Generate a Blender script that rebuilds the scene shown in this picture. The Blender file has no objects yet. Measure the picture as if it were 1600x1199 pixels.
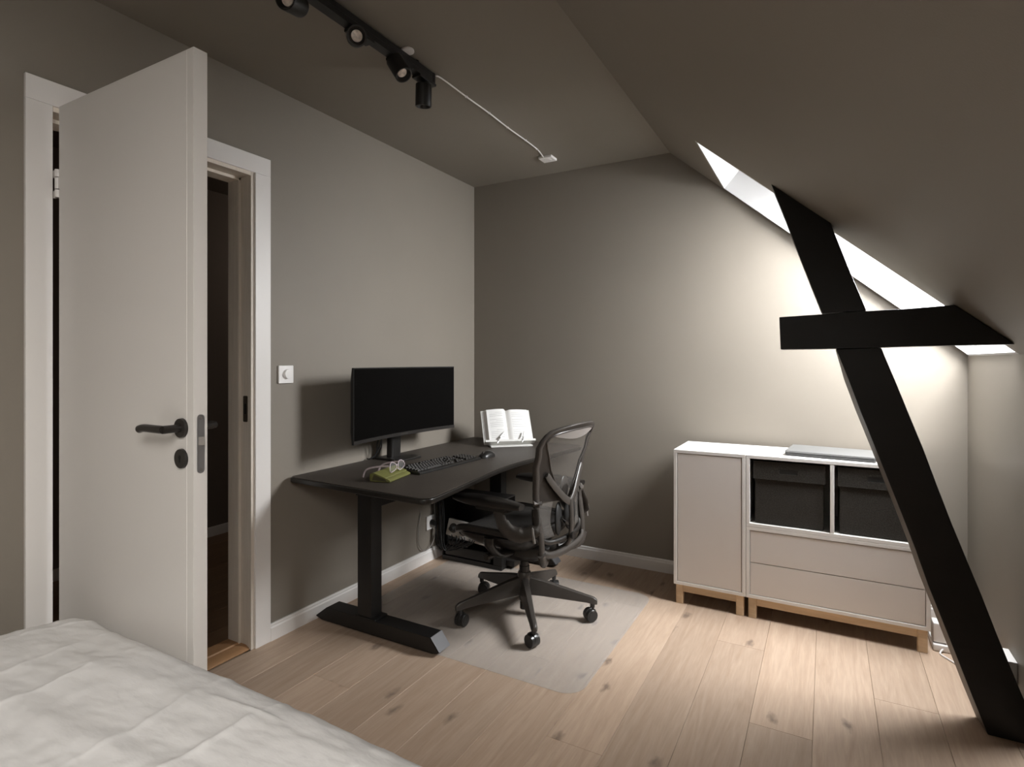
import bpy, bmesh, math, random
from mathutils import Vector, Matrix
random.seed(7)
PI = math.pi
sc = bpy.context.scene
COL = sc.collection

# ------------------------------------------------------------------ camera
cd = bpy.data.cameras.new('camera'); cam = bpy.data.objects.new('camera', cd); COL.objects.link(cam)
cd.sensor_width = 36.0; cd.lens = 885.0 * 36.0 / 1600.0
cd.shift_y = -35.5 / 1600.0
cd.clip_start = 0.05
cam.location = (2.209, -3.423, 1.27)
cam.rotation_euler = (PI / 2, 0, math.radians(29.02))
sc.camera = cam

# ------------------------------------------------------------------ world and daylight
w = bpy.data.worlds.new('world'); sc.world = w; w.use_nodes = True
bgn = w.node_tree.nodes['Background']
bgn.inputs[0].default_value = (0.86, 0.93, 1.0, 1); bgn.inputs[1].default_value = 1.0

H = 2.515; SX0 = 1.392; SA = math.atan(0.868)              # flat ceiling height, start and pitch of the sloped ceiling
EU = Vector((math.cos(SA), 0, -math.sin(SA))); EW = Vector((math.sin(SA), 0, math.cos(SA)))
def SP(u, y, wv): return Vector((SX0, y, H)) + EU * u + EW * wv
KX = 2.80                                                   # knee wall
UEND = (KX - SX0) / math.cos(SA)
WD = 0.42                                                   # depth of the roof window reveals
WIN = [(0.405, UEND, -0.83, -0.036), (0.55, 1.75, -4.35, -3.35)]  # u0,u1,y0,y1 of the two roof windows

def sky_light(name, win, power, col):
    u0, u1, y0, y1 = win
    l = bpy.data.lights.new(name, 'AREA'); l.shape = 'RECTANGLE'
    l.size = (u1 - u0) - 0.1; l.size_y = (y1 - y0) - 0.1
    l.energy = power; l.color = col
    o = bpy.data.objects.new(name, l); COL.objects.link(o)
    x = EU; z = EW; y = z.cross(x)
    M = Matrix((x, y, z)).transposed().to_4x4(); M.translation = SP((u0 + u1) / 2, (y0 + y1) / 2, WD + 0.06)
    o.matrix_world = M
ADDED_BLIND_U = 1.00                                              # lower end of an unseen roller shade, added to shape the daylight
sky_light('daylight_roof_window_desk', (ADDED_BLIND_U, WIN[0][1], WIN[0][2], WIN[0][3]), 92, (0.97, 0.985, 1.0))
sky_light('daylight_roof_window_bed', WIN[1], 54, (1.0, 0.955, 0.90))

vs = sc.view_settings
vs.view_transform = 'Standard'; vs.look = 'None'; vs.gamma = 1.0; vs.use_curve_mapping = False
vs.exposure = 0.5
sc.cycles.max_bounces = 10; sc.cycles.diffuse_bounces = 6; sc.cycles.transparent_max_bounces = 16
sc.cycles.use_denoising = True
sc.cycles.caustics_reflective = False; sc.cycles.caustics_refractive = False

# ------------------------------------------------------------------ materials
MATS = {}
def P(name, col, rough=0.5, metal=0.0, spec=0.5, vary=0.0, vscale=6.0, bump=0.0, bscale=60.0, stretch=(1, 1, 1), coat=0.0, trans=0.0, emit=0.0, alpha=1.0):
    m = bpy.data.materials.new(name); m.use_nodes = True; MATS[name] = m
    nt = m.node_tree; b = nt.nodes['Principled BSDF']
    b.inputs['Base Color'].default_value = (*col, 1); b.inputs['Roughness'].default_value = rough
    b.inputs['Metallic'].default_value = metal; b.inputs['Specular IOR Level'].default_value = spec
    b.inputs['Coat Weight'].default_value = coat; b.inputs['Transmission Weight'].default_value = trans
    if emit: b.inputs['Emission Color'].default_value = (*col, 1); b.inputs['Emission Strength'].default_value = emit
    tc = nt.nodes.new('ShaderNodeTexCoord'); mp = nt.nodes.new('ShaderNodeMapping'); mp.inputs['Scale'].default_value = stretch
    nt.links.new(tc.outputs['Object'], mp.inputs['Vector'])
    n = nt.nodes.new('ShaderNodeTexNoise'); n.inputs['Scale'].default_value = vscale; n.inputs['Detail'].default_value = 4
    nt.links.new(mp.outputs[0], n.inputs['Vector'])
    r = nt.nodes.new('ShaderNodeValToRGB')
    r.color_ramp.elements[0].position = 0.3; r.color_ramp.elements[1].position = 0.7
    r.color_ramp.elements[0].color = (*[c * (1 - vary) for c in col], 1); r.color_ramp.elements[1].color = (*[min(1, c * (1 + vary)) for c in col], 1)
    nt.links.new(n.outputs['Fac'], r.inputs['Fac']); nt.links.new(r.outputs[0], b.inputs['Base Color'])
    if bump:
        n2 = nt.nodes.new('ShaderNodeTexNoise'); n2.inputs['Scale'].default_value = bscale; n2.inputs['Detail'].default_value = 3
        nt.links.new(mp.outputs[0], n2.inputs['Vector'])
        bp = nt.nodes.new('ShaderNodeBump'); bp.inputs['Strength'].default_value = bump; bp.inputs['Distance'].default_value = 0.01
        nt.links.new(n2.outputs['Fac'], bp.inputs['Height']); nt.links.new(bp.outputs[0], b.inputs['Normal'])
    if alpha < 1:
        t = nt.nodes.new('ShaderNodeBsdfTransparent'); mx = nt.nodes.new('ShaderNodeMixShader'); mx.inputs[0].default_value = alpha
        out = nt.nodes['Material Output']
        nt.links.new(t.outputs[0], mx.inputs[1]); nt.links.new(b.outputs[0], mx.inputs[2]); nt.links.new(mx.outputs[0], out.inputs['Surface'])
    return m

WALLC = (0.225, 0.199, 0.166)
P('wall_paint', WALLC, 0.55, spec=0.35, vary=0.02, vscale=2.5, bump=0.03, bscale=220)
P('white_paint', (0.76, 0.735, 0.71), 0.38, vary=0.012, vscale=3)
P('door_paint', (0.66, 0.635, 0.605), 0.33, vary=0.012, vscale=2)
P('reveal_white', (0.58, 0.578, 0.575), 0.5, vary=0.01)
P('black_timber', (0.0038, 0.0033, 0.0028), 0.38, spec=0.38, vary=0.35, vscale=5, bump=0.10, bscale=14, stretch=(1, 1, 3))
P('timber_left_face', (0.115, 0.098, 0.080), 0.55, vary=0.25, vscale=7, stretch=(1, 1, 0.4))
P('cabinet_white', (0.655, 0.61, 0.57), 0.42, vary=0.008)
P('cabinet_edge', (0.74, 0.715, 0.685), 0.35, vary=0.008)
P('desk_laminate', (0.052, 0.043, 0.035), 0.5, spec=0.35, vary=0.12, vscale=60, bump=0.04, bscale=400)
P('desk_edge', (0.014, 0.012, 0.010), 0.3)
P('black_metal', (0.0075, 0.0068, 0.0062), 0.45, vary=0.1, bump=0.02, bscale=500)
P('foot_cap', (0.12, 0.12, 0.125), 0.35)
P('black_plastic', (0.012, 0.011, 0.010), 0.35, vary=0.08)
P('matte_black', (0.006, 0.0055, 0.005), 0.6)
P('screen_glass', (0.0025, 0.0022, 0.002), 0.45, spec=0.03)
P('monitor_body', (0.008, 0.0075, 0.007), 0.45, spec=0.3)
P('graphite', (0.046, 0.040, 0.035), 0.34, spec=0.5, vary=0.05)
P('graphite_dark', (0.015, 0.013, 0.0115), 0.35, spec=0.5, vary=0.05)
P('satin_metal', (0.30, 0.28, 0.26), 0.32, metal=0.6)
P('chair_mesh', (0.16, 0.145, 0.13), 0.75, vary=0.05, vscale=300, alpha=0.25)
P('seat_mesh', (0.026, 0.023, 0.020), 0.75, vary=0.2, vscale=300, alpha=0.9)
P('chair_hem', (0.20, 0.18, 0.165), 0.6)
P('wheel_rubber', (0.02, 0.019, 0.018), 0.3)
P('mat_plastic', (0.60, 0.58, 0.545), 0.34, spec=0.35, vary=0.03, vscale=4, bump=0.02, bscale=300, alpha=0.24)
P('paper', (0.74, 0.73, 0.71), 0.7)
P('paper_edge', (0.66, 0.65, 0.62), 0.8, vary=0.15, vscale=120, stretch=(1, 1, 8))
P('stand_white', (0.62, 0.61, 0.58), 0.4)
P('case_green', (0.15, 0.15, 0.045), 0.5, vary=0.1, vscale=40, bump=0.1, bscale=300)
P('case_dark', (0.05, 0.045, 0.02), 0.6)
P('clear_pink', (0.70, 0.60, 0.63), 0.12, spec=0.6, alpha=0.5)
P('lens_clear', (0.9, 0.9, 0.9), 0.05, spec=0.5, alpha=0.05)
P('box_fabric', (0.042, 0.038, 0.033), 0.9, spec=0.1, vary=0.35, vscale=220, bump=0.4, bscale=350)
P('laptop_grey', (0.24, 0.243, 0.245), 0.34, metal=0.6, vary=0.02)
P('laptop_dark', (0.05, 0.05, 0.05), 0.4, metal=0.3)
P('lamp_glass', (0.75, 0.66, 0.58), 0.2, spec=0.7, vary=0.25, vscale=90)
P('plastic_white', (0.80, 0.78, 0.76), 0.3)
P('steel', (0.42, 0.42, 0.43), 0.32, metal=0.85)
P('bronze', (0.10, 0.08, 0.06), 0.4, metal=0.7)
P('handle_black', (0.020, 0.017, 0.015), 0.35, spec=0.5)
P('cable_black', (0.012, 0.012, 0.012), 0.5)
P('cable_grey', (0.24, 0.22, 0.20), 0.5)
P('clip_grey', (0.78, 0.77, 0.75), 0.3)
P('linen', (0.66, 0.65, 0.64), 0.85, spec=0.15, vary=0.02, vscale=25, bump=0.30, bscale=26, stretch=(0.7, 1.5, 1))
P('mattress_ticking', (0.75, 0.74, 0.72), 0.9)
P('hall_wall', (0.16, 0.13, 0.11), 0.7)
P('added_blind_fabric', (0.55, 0.54, 0.52), 0.8)
P('pane_glass', (0.9, 0.95, 1.0), 0.02, spec=0.5, alpha=0.08)
P('power_strip_white', (0.50, 0.46, 0.42), 0.45)
P('mark_grey', (0.25, 0.25, 0.25), 0.5)
P('print_ink', (0.42, 0.41, 0.40), 0.8)

def wood(name, c0, c1, knot=(0.10, 0.07, 0.05), grain=(16, 1.2, 16), knots=True, rough=0.5, along=1):
    m = bpy.data.materials.new(name); m.use_nodes = True; MATS[name] = m
    nt = m.node_tree; b = nt.nodes['Principled BSDF']; b.inputs['Roughness'].default_value = rough; b.inputs['Specular IOR Level'].default_value = 0.35
    L = nt.links.new; N = nt.nodes.new
    tc = N('ShaderNodeTexCoord'); oi = N('ShaderNodeObjectInfo')
    mul = N('ShaderNodeMath'); mul.operation = 'MULTIPLY'; mul.inputs[1].default_value = 53.0; L(oi.outputs['Random'], mul.inputs[0])
    add = N('ShaderNodeVectorMath'); L(tc.outputs['Object'], add.inputs[0]); L(mul.outputs[0], add.inputs[1])
    mp = N('ShaderNodeMapping'); mp.inputs['Scale'].default_value = grain; L(add.outputs[0], mp.inputs['Vector'])
    n = N('ShaderNodeTexNoise'); n.inputs['Scale'].default_value = 1.6; n.inputs['Detail'].default_value = 7; n.inputs['Roughness'].default_value = 0.6; n.inputs['Distortion'].default_value = 1.4
    L(mp.outputs[0], n.inputs['Vector'])
    r = N('ShaderNodeValToRGB'); r.color_ramp.elements[0].position = 0.28; r.color_ramp.elements[1].position = 0.72
    r.color_ramp.elements[0].color = (*c0, 1); r.color_ramp.elements[1].color = (*c1, 1); L(n.outputs['Fac'], r.inputs['Fac'])
    # fine pores
    mp2 = N('ShaderNodeMapping'); mp2.inputs['Scale'].default_value = tuple(g * 7 for g in grain); L(add.outputs[0], mp2.inputs['Vector'])
    n2 = N('ShaderNodeTexNoise'); n2.inputs['Scale'].default_value = 1.5; n2.inputs['Detail'].default_value = 3; L(mp2.outputs[0], n2.inputs['Vector'])
    r2 = N('ShaderNodeMapRange'); r2.inputs[1].default_value = 0.3; r2.inputs[2].default_value = 0.7; r2.inputs[3].default_value = 0.94; r2.inputs[4].default_value = 1.03; L(n2.outputs['Fac'], r2.inputs[0])
    mx = N('ShaderNodeMix'); mx.data_type = 'RGBA'; mx.blend_type = 'MULTIPLY'; mx.inputs[0].default_value = 1.0
    L(r.outputs[0], mx.inputs[6]); L(r2.outputs[0], mx.inputs[7])
    # each board has its own tone
    r3 = N('ShaderNodeMapRange'); r3.inputs[3].default_value = 0.86; r3.inputs[4].default_value = 1.08; L(oi.outputs['Random'], r3.inputs[0])
    mx2 = N('ShaderNodeMix'); mx2.data_type = 'RGBA'; mx2.blend_type = 'MULTIPLY'; mx2.inputs[0].default_value = 1.0
    L(mx.outputs[2], mx2.inputs[6]); L(r3.outputs[0], mx2.inputs[7])
    last = mx2.outputs[2]
    if knots:
        mp3 = N('ShaderNodeMapping'); mp3.inputs['Scale'].default_value = (5.5, 2.6, 5.5); L(add.outputs[0], mp3.inputs['Vector'])
        nd = N('ShaderNodeTexNoise'); nd.inputs['Scale'].default_value = 7; L(mp3.outputs[0], nd.inputs['Vector'])
        av = N('ShaderNodeVectorMath'); av.operation = 'MULTIPLY_ADD'; L(nd.outputs['Color'], av.inputs[0]); av.inputs[1].default_value = (0.22, 0.22, 0.22); L(mp3.outputs[0], av.inputs[2])
        v = N('ShaderNodeTexVoronoi'); v.inputs['Scale'].default_value = 1.0; v.voronoi_dimensions = '2D'; L(av.outputs[0], v.inputs['Vector'])
        g = N('ShaderNodeMapRange'); g.inputs[1].default_value = 0.02; g.inputs[2].default_value = 0.115; g.inputs[3].default_value = 1.0; g.inputs[4].default_value = 0.0; L(v.outputs['Distance'], g.inputs[0])
        sp = N('ShaderNodeSeparateColor'); L(v.outputs['Color'], sp.inputs[0])
        gt = N('ShaderNodeMath'); gt.operation = 'GREATER_THAN'; gt.inputs[1].default_value = 0.50; L(sp.outputs[0], gt.inputs[0])
        mm = N('ShaderNodeMath'); mm.operation = 'MULTIPLY'; L(g.outputs[0], mm.inputs[0]); L(gt.outputs[0], mm.inputs[1])
        pw = N('ShaderNodeMath'); pw.operation = 'MULTIPLY'; pw.inputs[1].default_value = 0.75; L(mm.outputs[0], pw.inputs[0])
        mx3 = N('ShaderNodeMix'); mx3.data_type = 'RGBA'; L(pw.outputs[0], mx3.inputs[0]); L(last, mx3.inputs[6]); mx3.inputs[7].default_value = (*knot, 1)
        last = mx3.outputs[2]
    L(last, b.inputs['Base Color'])
    bp = N('ShaderNodeBump'); bp.inputs['Strength'].default_value = 0.08; bp.inputs['Distance'].default_value = 0.004; L(n2.outputs['Fac'], bp.inputs['Height']); L(bp.outputs[0], b.inputs['Normal'])
    return m
wood('oak_floor', (0.390, 0.280, 0.200), (0.485, 0.366, 0.275), knot=(0.13, 0.095, 0.075))
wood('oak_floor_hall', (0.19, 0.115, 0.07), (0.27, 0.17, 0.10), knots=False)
wood('threshold_oak', (0.30, 0.16, 0.075), (0.40, 0.23, 0.115), knots=False)
wood('birch', (0.56, 0.40, 0.25), (0.66, 0.50, 0.33), grain=(1.5, 14, 14), knots=False, rough=0.45)
wood('jamb_wood', (0.70, 0.63, 0.54), (0.76, 0.70, 0.62), grain=(14, 14, 0.8), knots=False)

# ------------------------------------------------------------------ mesh helpers
def B(): return bmesh.new()
def box(bm, x0, x1, y0, y1, z0, z1, M=None):
    vs_ = []
    for x in (x0, x1):
        for y in (y0, y1):
            for z in (z0, z1):
                v = Vector((x, y, z)); vs_.append(bm.verts.new(M @ v if M else v))
    for f in ((0, 1, 3, 2), (4, 6, 7, 5), (0, 4, 5, 1), (2, 3, 7, 6), (0, 2, 6, 4), (1, 5, 7, 3)):
        bm.faces.new([vs_[i] for i in f])
    return bm
def fbox(bm, fn, a0, a1, b0, b1, c0, c1):
    v = [bm.verts.new(fn(a, b_, c)) for a in (a0, a1) for b_ in (b0, b1) for c in (c0, c1)]
    for f in ((0, 1, 3, 2), (4, 6, 7, 5), (0, 4, 5, 1), (2, 3, 7, 6), (0, 2, 6, 4), (1, 5, 7, 3)):
        bm.faces.new([v[i] for i in f])
    return bm
def loft(bm, rings, cap=True, closed=False):
    R = [[bm.verts.new(p) for p in r] for r in rings]; n = len(R[0])
    m = len(R) if closed else len(R) - 1
    for i in range(m):
        a, b_ = R[i], R[(i + 1) % len(R)]
        for j in range(n): bm.faces.new((a[j], a[(j + 1) % n], b_[(j + 1) % n], b_[j]))
    if cap and not closed:
        bm.faces.new(list(reversed(R[0]))); bm.faces.new(R[-1])
    return bm
def frame_of(t):
    t = t.normalized(); up = Vector((0, 0, 1)) if abs(t.z) < 0.95 else Vector((1, 0, 0))
    a = t.cross(up).normalized(); return a, a.cross(t).normalized()
def cyl(bm, p0, p1, r0, r1=None, n=24):
    p0, p1 = Vector(p0), Vector(p1); r1 = r0 if r1 is None else r1; a, b_ = frame_of(p1 - p0)
    return loft(bm, [[p + (a * math.cos(2 * PI * k / n) + b_ * math.sin(2 * PI * k / n)) * r for k in range(n)] for p, r in ((p0, r0), (p1, r1))])
def tube(bm, pts, rad, n=10, closed=False, flat=None):
    """swept tube; rad a number or one per point; flat=(axis vector, ratio) squashes the section"""
    pts = [Vector(p) for p in pts]; N_ = len(pts); rings = []; prev = None
    for i, p in enumerate(pts):
        q0 = pts[(i - 1) % N_] if (closed or i > 0) else p; q1 = pts[(i + 1) % N_] if (closed or i < N_ - 1) else p
        t = (q1 - q0).normalized()
        if flat:
            a = Vector(flat[0]); a = (a - t * a.dot(t)).normalized(); b_ = t.cross(a)
        elif prev is None: a, b_ = frame_of(t)
        else:
            a = (prev - t * prev.dot(t)).normalized(); b_ = t.cross(a)
        prev = a; r = rad[i] if isinstance(rad, (list, tuple)) else rad; k2 = flat[1] if flat else 1.0
        rings.append([p + a * math.cos(2 * PI * k / n) * r * k2 + b_ * math.sin(2 * PI * k / n) * r for k in range(n)])
    return loft(bm, rings, closed=closed)
def prism(bm, pts, lo, hi, axis='z'):
    def mk(p, h): return Vector((p[0], p[1], h)) if axis == 'z' else (Vector((p[0], h, p[1])) if axis == 'y' else Vector((h, p[0], p[1])))
    return loft(bm, [[mk(p, lo) for p in pts], [mk(p, hi) for p in pts]])
def ell(bm, c, r, n=20, m=12, M=None):
    c = Vector(c); rings = []
    for i in range(1, m):
        t = PI * i / m
        rings.append([Vector((r[0] * math.sin(t) * math.cos(2 * PI * k / n), r[1] * math.sin(t) * math.sin(2 * PI * k / n), -r[2] * math.cos(t))) for k in range(n)])
    rings = [[c + (M @ p if M else p) for p in q] for q in rings]
    return loft(bm, rings)
def rrect(x0, x1, y0, y1, r, n=6):
    out = []
    for cx, cy, a in ((x1 - r, y1 - r, 0), (x0 + r, y1 - r, 90), (x0 + r, y0 + r, 180), (x1 - r, y0 + r, 270)):
        for k in range(n + 1):
            t = math.radians(a + 90 * k / n); out.append((cx + r * math.cos(t), cy + r * math.sin(t)))
    return out
def bez(pts, n=24):
    """Catmull-Rom through points"""
    P_ = [Vector(p) for p in pts]; P_ = [P_[0] * 2 - P_[1]] + P_ + [P_[-1] * 2 - P_[-2]]; out = []
    for i in range(1, len(P_) - 2):
        for k in range(n):
            t = k / n; a, b_, c, d = P_[i - 1:i + 3]
            out.append(0.5 * ((2 * b_) + (c - a) * t + (2 * a - 5 * b_ + 4 * c - d) * t * t + (3 * b_ - a - 3 * c + d) * t ** 3))
    out.append(P_[-2]); return out
ORG = {}
def fin(bm, name, mat, parent=None, bevel=0.0, seg=2, angle=35, smooth=True, subsurf=0, kind=None, label=None):
    bmesh.ops.recalc_face_normals(bm, faces=bm.faces)
    if bevel:
        ed = [e for e in bm.edges if len(e.link_faces) == 2 and e.calc_face_angle(0) > math.radians(30)]
        bmesh.ops.bevel(bm, geom=ed, offset=bevel, segments=seg, profile=0.5, affect='EDGES', clamp_overlap=True)
    off = ORG.get(parent.name) if parent else None
    if off: bmesh.ops.translate(bm, verts=bm.verts, vec=-off)
    me = bpy.data.meshes.new(name); bm.to_mesh(me); bm.free()
    if smooth:
        me.polygons.foreach_set('use_smooth', [True] * len(me.polygons)); me.set_sharp_from_angle(angle=math.radians(angle))
    me.materials.append(MATS[mat])
    o = bpy.data.objects.new(name, me); COL.objects.link(o)
    if parent:
        o.parent = parent
        if off: ORG[o.name] = off
    if bevel and smooth:
        wn_ = o.modifiers.new('weighted_normals', 'WEIGHTED_NORMAL'); wn_.keep_sharp = True; wn_.weight = 80
    if subsurf:
        md = o.modifiers.new('subdivision', 'SUBSURF'); md.levels = subsurf; md.render_levels = subsurf
    if kind: o['kind'] = kind
    if label: o['label'] = label
    return o
def tag(o, label, cat, group=None):
    o['label'] = label; o['category'] = cat
    if group: o['group'] = group
    return o
def thing(name, label, cat, loc, rotz=0.0, local=False):
    o = bpy.data.objects.new(name, None); o.empty_display_size = 0.1; COL.objects.link(o); o.location = loc; o.rotation_euler = (0, 0, rotz)
    if not local: ORG[o.name] = Vector(loc)
    return tag(o, label, cat)
def struct(o, label=None):
    o['kind'] = 'structure'
    if label: o['label'] = label
    return o
def sempty(name, loc, label=None):
    o = bpy.data.objects.new(name, None); o.empty_display_size = 0.1; COL.objects.link(o); o.location = loc; ORG[o.name] = Vector(loc)
    return struct(o, label)

# ================================================================== THE SETTING
YF = -4.75                                                   # wall behind the camera
OY0, OY1, OZ = -2.556, -1.785, 2.105                         # door opening in the left wall
WT = 0.125
bm = B()
box(bm, -WT, 0, YF, OY0, 0, H + 0.6); box(bm, -WT, 0, OY1, 0.0, 0, H + 0.6); box(bm, -WT, 0, OY0, OY1, OZ, H + 0.6)
struct(fin(bm, 'wall_left', 'wall_paint', smooth=False), 'greige painted wall with the doorway, behind the desk')
bm = box(B(), -WT, KX + 0.6, 0, 0.15, -0.1, H + 0.6)
struct(fin(bm, 'wall_back', 'wall_paint', smooth=False), 'greige painted gable wall behind the white cabinets')
bm = box(B(), KX, KX + 0.15, YF, 0, 0, 1.293)
struct(fin(bm, 'wall_right', 'wall_paint', smooth=False), 'low knee wall under the sloped ceiling')
bm = box(B(), -WT, KX + 0.6, YF - 0.15, YF, -0.1, H + 0.6)
struct(fin(bm, 'wall_front', 'wall_paint', smooth=False))
bm = box(B(), -WT, SX0, YF, 0, H, H + 0.45)
struct(fin(bm, 'ceiling', 'wall_paint', smooth=False), 'flat greige painted ceiling')
# sloped ceiling with two openings for the roof windows
bm = B(); us = [-0.40, WIN[0][0], WIN[1][0], WIN[1][1], UEND, UEND + 0.3]; ys = [YF, WIN[1][2], WIN[1][3], WIN[0][2], WIN[0][3], 0.0]
for i in range(5):
    for j in range(5):
        uc, yc = (us[i] + us[i + 1]) / 2, (ys[j] + ys[j + 1]) / 2
        if any(a < uc < b_ and c < yc < d for a, b_, c, d in WIN): continue
        fbox(bm, SP, us[i], us[i + 1], ys[j], ys[j + 1], 0, WD)
bmesh.ops.remove_doubles(bm, verts=bm.verts, dist=1e-5)
seen = {}
for f in list(bm.faces):
    k = tuple(sorted(v.index for v in f.verts)) if False else frozenset(f.verts)
    seen.setdefault(k, []).append(f)
dup = [f for fs in seen.values() if len(fs) > 1 for f in fs]
bmesh.ops.delete(bm, geom=dup, context='FACES')
struct(fin(bm, 'ceiling_slope', 'wall_paint', smooth=False), 'sloped greige ceiling with the roof window beside the gable')
# roof windows
for i, (u0, u1, y0, y1) in enumerate(WIN):
    wn = sempty('window_%d' % (i + 1), SP((u0 + u1) / 2, (y0 + y1) / 2, 0), 'deep white roof window reveal with a pane of daylight')
    t = 0.012
    fin(fbox(B(), SP, u0, u1, y1 - t, y1 - 0.0005, 0.0, WD - 0.03), 'reveal_lining', 'reveal_white', wn)
    fin(fbox(B(), SP, u0, u1, y0 + 0.0005, y0 + t, 0.0, WD - 0.03), 'reveal_lining', 'reveal_white', wn)
    fin(fbox(B(), SP, u0 + 0.0005, u0 + t, y0 + t, y1 - t, 0.0, WD - 0.03), 'reveal_lining', 'reveal_white', wn)
    fin(fbox(B(), SP, u1 - t, u1 - 0.0005, y0 + t, y1 - t, 0.0, WD - 0.03), 'reveal_lining', 'reveal_white', wn)
    bm = B(); g = 0.05; a0, a1, b0, b1 = u0 + t, u1 - t, y0 + t, y1 - t
    fbox(bm, SP, a0, a1, b0, b0 + g, WD - 0.10, WD - 0.03); fbox(bm, SP, a0, a1, b1 - g, b1, WD - 0.10, WD - 0.03)
    fbox(bm, SP, a0, a0 + g, b0 + g, b1 - g, WD - 0.10, WD - 0.03); fbox(bm, SP, a1 - g, a1, b0 + g, b1 - g, WD - 0.10, WD - 0.03)
    fin(bm, 'window_frame', 'reveal_white', wn)
    fin(fbox(B(), SP, a0 + g, a1 - g, b0 + g, b1 - g, WD - 0.065, WD - 0.059), 'pane', 'pane_glass', wn, smooth=False)
    if i == 0:
        fin(fbox(B(), SP, a0 + 0.002, ADDED_BLIND_U, b0 + 0.003, b1 - 0.003, WD - 0.112, WD - 0.108), 'added_blind', 'added_blind_fabric', wn)  # unseen, added to keep daylight off the upper back wall
        fin(fbox(B(), SP, ADDED_BLIND_U, ADDED_BLIND_U + 0.018, b0 + 0.003, b1 - 0.003, WD - 0.116, WD - 0.104), 'added_blind_bar', 'reveal_white', wn, bevel=0.003)

# floor: sub-floor and every board
fl = struct(fin(box(B(), -WT, KX + 0.1, YF, 0, -0.1, -0.012), 'floor', 'oak_floor', smooth=False), 'pale oak plank floor')
PW = 0.197; row_ends = {2: [-1.81], 6: [-0.55], 7: [-1.69, -3.6], 8: [-2.35], 9: [-0.72, -2.7], 10: [-1.28, -3.3], 11: [-2.0], 12: [-0.9, -3.0], 13: [-2.2]}
for k in range(-1, 15):
    xa, xb = max(0.0, 0.002 + PW * k), min(KX, 0.002 + PW * (k + 1))
    if xb - xa < 0.01: continue
    e = row_ends.get(k)
    if e is None: s = -random.uniform(0.5, 1.9); e = [s, s - 2.0]
    ends = [0.0] + [q for q in e if q > YF + 0.2] + [YF]
    if ends[-2] - YF > 2.4: ends.insert(-1, ends[-2] - 2.0)
    for a, b_ in zip(ends[:-1], ends[1:]):
        g = 0.0004
        bm = box(B(), -(xb - xa) / 2 + g, (xb - xa) / 2 - g, b_ - a + g, -g, -0.012, 0)
        o = fin(bm, 'plank', 'oak_floor', fl, bevel=0.0008, seg=1); o.location = ((xa + xb) / 2, a, 0)
# hall beyond the doorway
HX = -1.68
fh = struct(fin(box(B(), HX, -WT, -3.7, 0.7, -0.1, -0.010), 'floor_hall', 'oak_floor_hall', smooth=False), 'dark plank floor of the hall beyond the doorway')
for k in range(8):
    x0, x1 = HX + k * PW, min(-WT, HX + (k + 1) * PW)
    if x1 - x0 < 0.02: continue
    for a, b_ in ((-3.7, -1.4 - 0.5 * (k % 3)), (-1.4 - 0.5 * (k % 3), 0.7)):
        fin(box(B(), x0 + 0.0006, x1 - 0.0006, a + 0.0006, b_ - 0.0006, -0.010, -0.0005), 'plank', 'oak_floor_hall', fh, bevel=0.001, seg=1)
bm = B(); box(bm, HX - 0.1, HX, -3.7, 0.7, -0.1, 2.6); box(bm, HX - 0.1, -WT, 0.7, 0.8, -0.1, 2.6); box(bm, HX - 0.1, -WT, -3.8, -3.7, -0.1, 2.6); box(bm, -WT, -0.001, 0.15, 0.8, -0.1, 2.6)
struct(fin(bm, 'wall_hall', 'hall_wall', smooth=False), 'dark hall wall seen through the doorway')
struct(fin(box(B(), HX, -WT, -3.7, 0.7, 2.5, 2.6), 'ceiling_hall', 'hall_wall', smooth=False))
struct(fin(box(B(), HX, HX + 0.014, -3.7, 0.7, 0, 0.07), 'baseboard_hall', 'white_paint', bevel=0.003), 'white baseboard of the dark hall')
# unseen point light, added to lift the dark hall
hl = bpy.data.lights.new('hall_fill_light', 'POINT'); hl.energy = 4.5; hl.color = (1.0, 0.85, 0.7); hl.shadow_soft_size = 0.1
ho = bpy.data.objects.new('hall_fill_light', hl); COL.objects.link(ho); ho.location = (-0.9, 0.2, 2.2)
# baseboards
def baseboard(name, a, b_, axis, label):
    prof = [(0, 0), (0.015, 0), (0.015, 0.058), (0.011, 0.064), (0.011, 0.072), (0.008, 0.076), (0, 0.076)]
    bm = B()
    if axis == 'y': loft(bm, [[Vector((p[0], v, p[1])) for p in prof] for v in (a, b_)])
    else: loft(bm, [[Vector((v, -p[0], p[1])) for p in prof] for v in (a, b_)])
    return struct(fin(bm, name, 'white_paint', angle=25), label)
baseboard('baseboard_left', -1.713, 0.0, 'y', 'white baseboard along the left wall under the desk')
baseboard('baseboard_left_near', YF, -2.612, 'y', None)
baseboard('baseboard_back', 0.015, KX, 'x', 'white baseboard along the gable wall')

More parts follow.
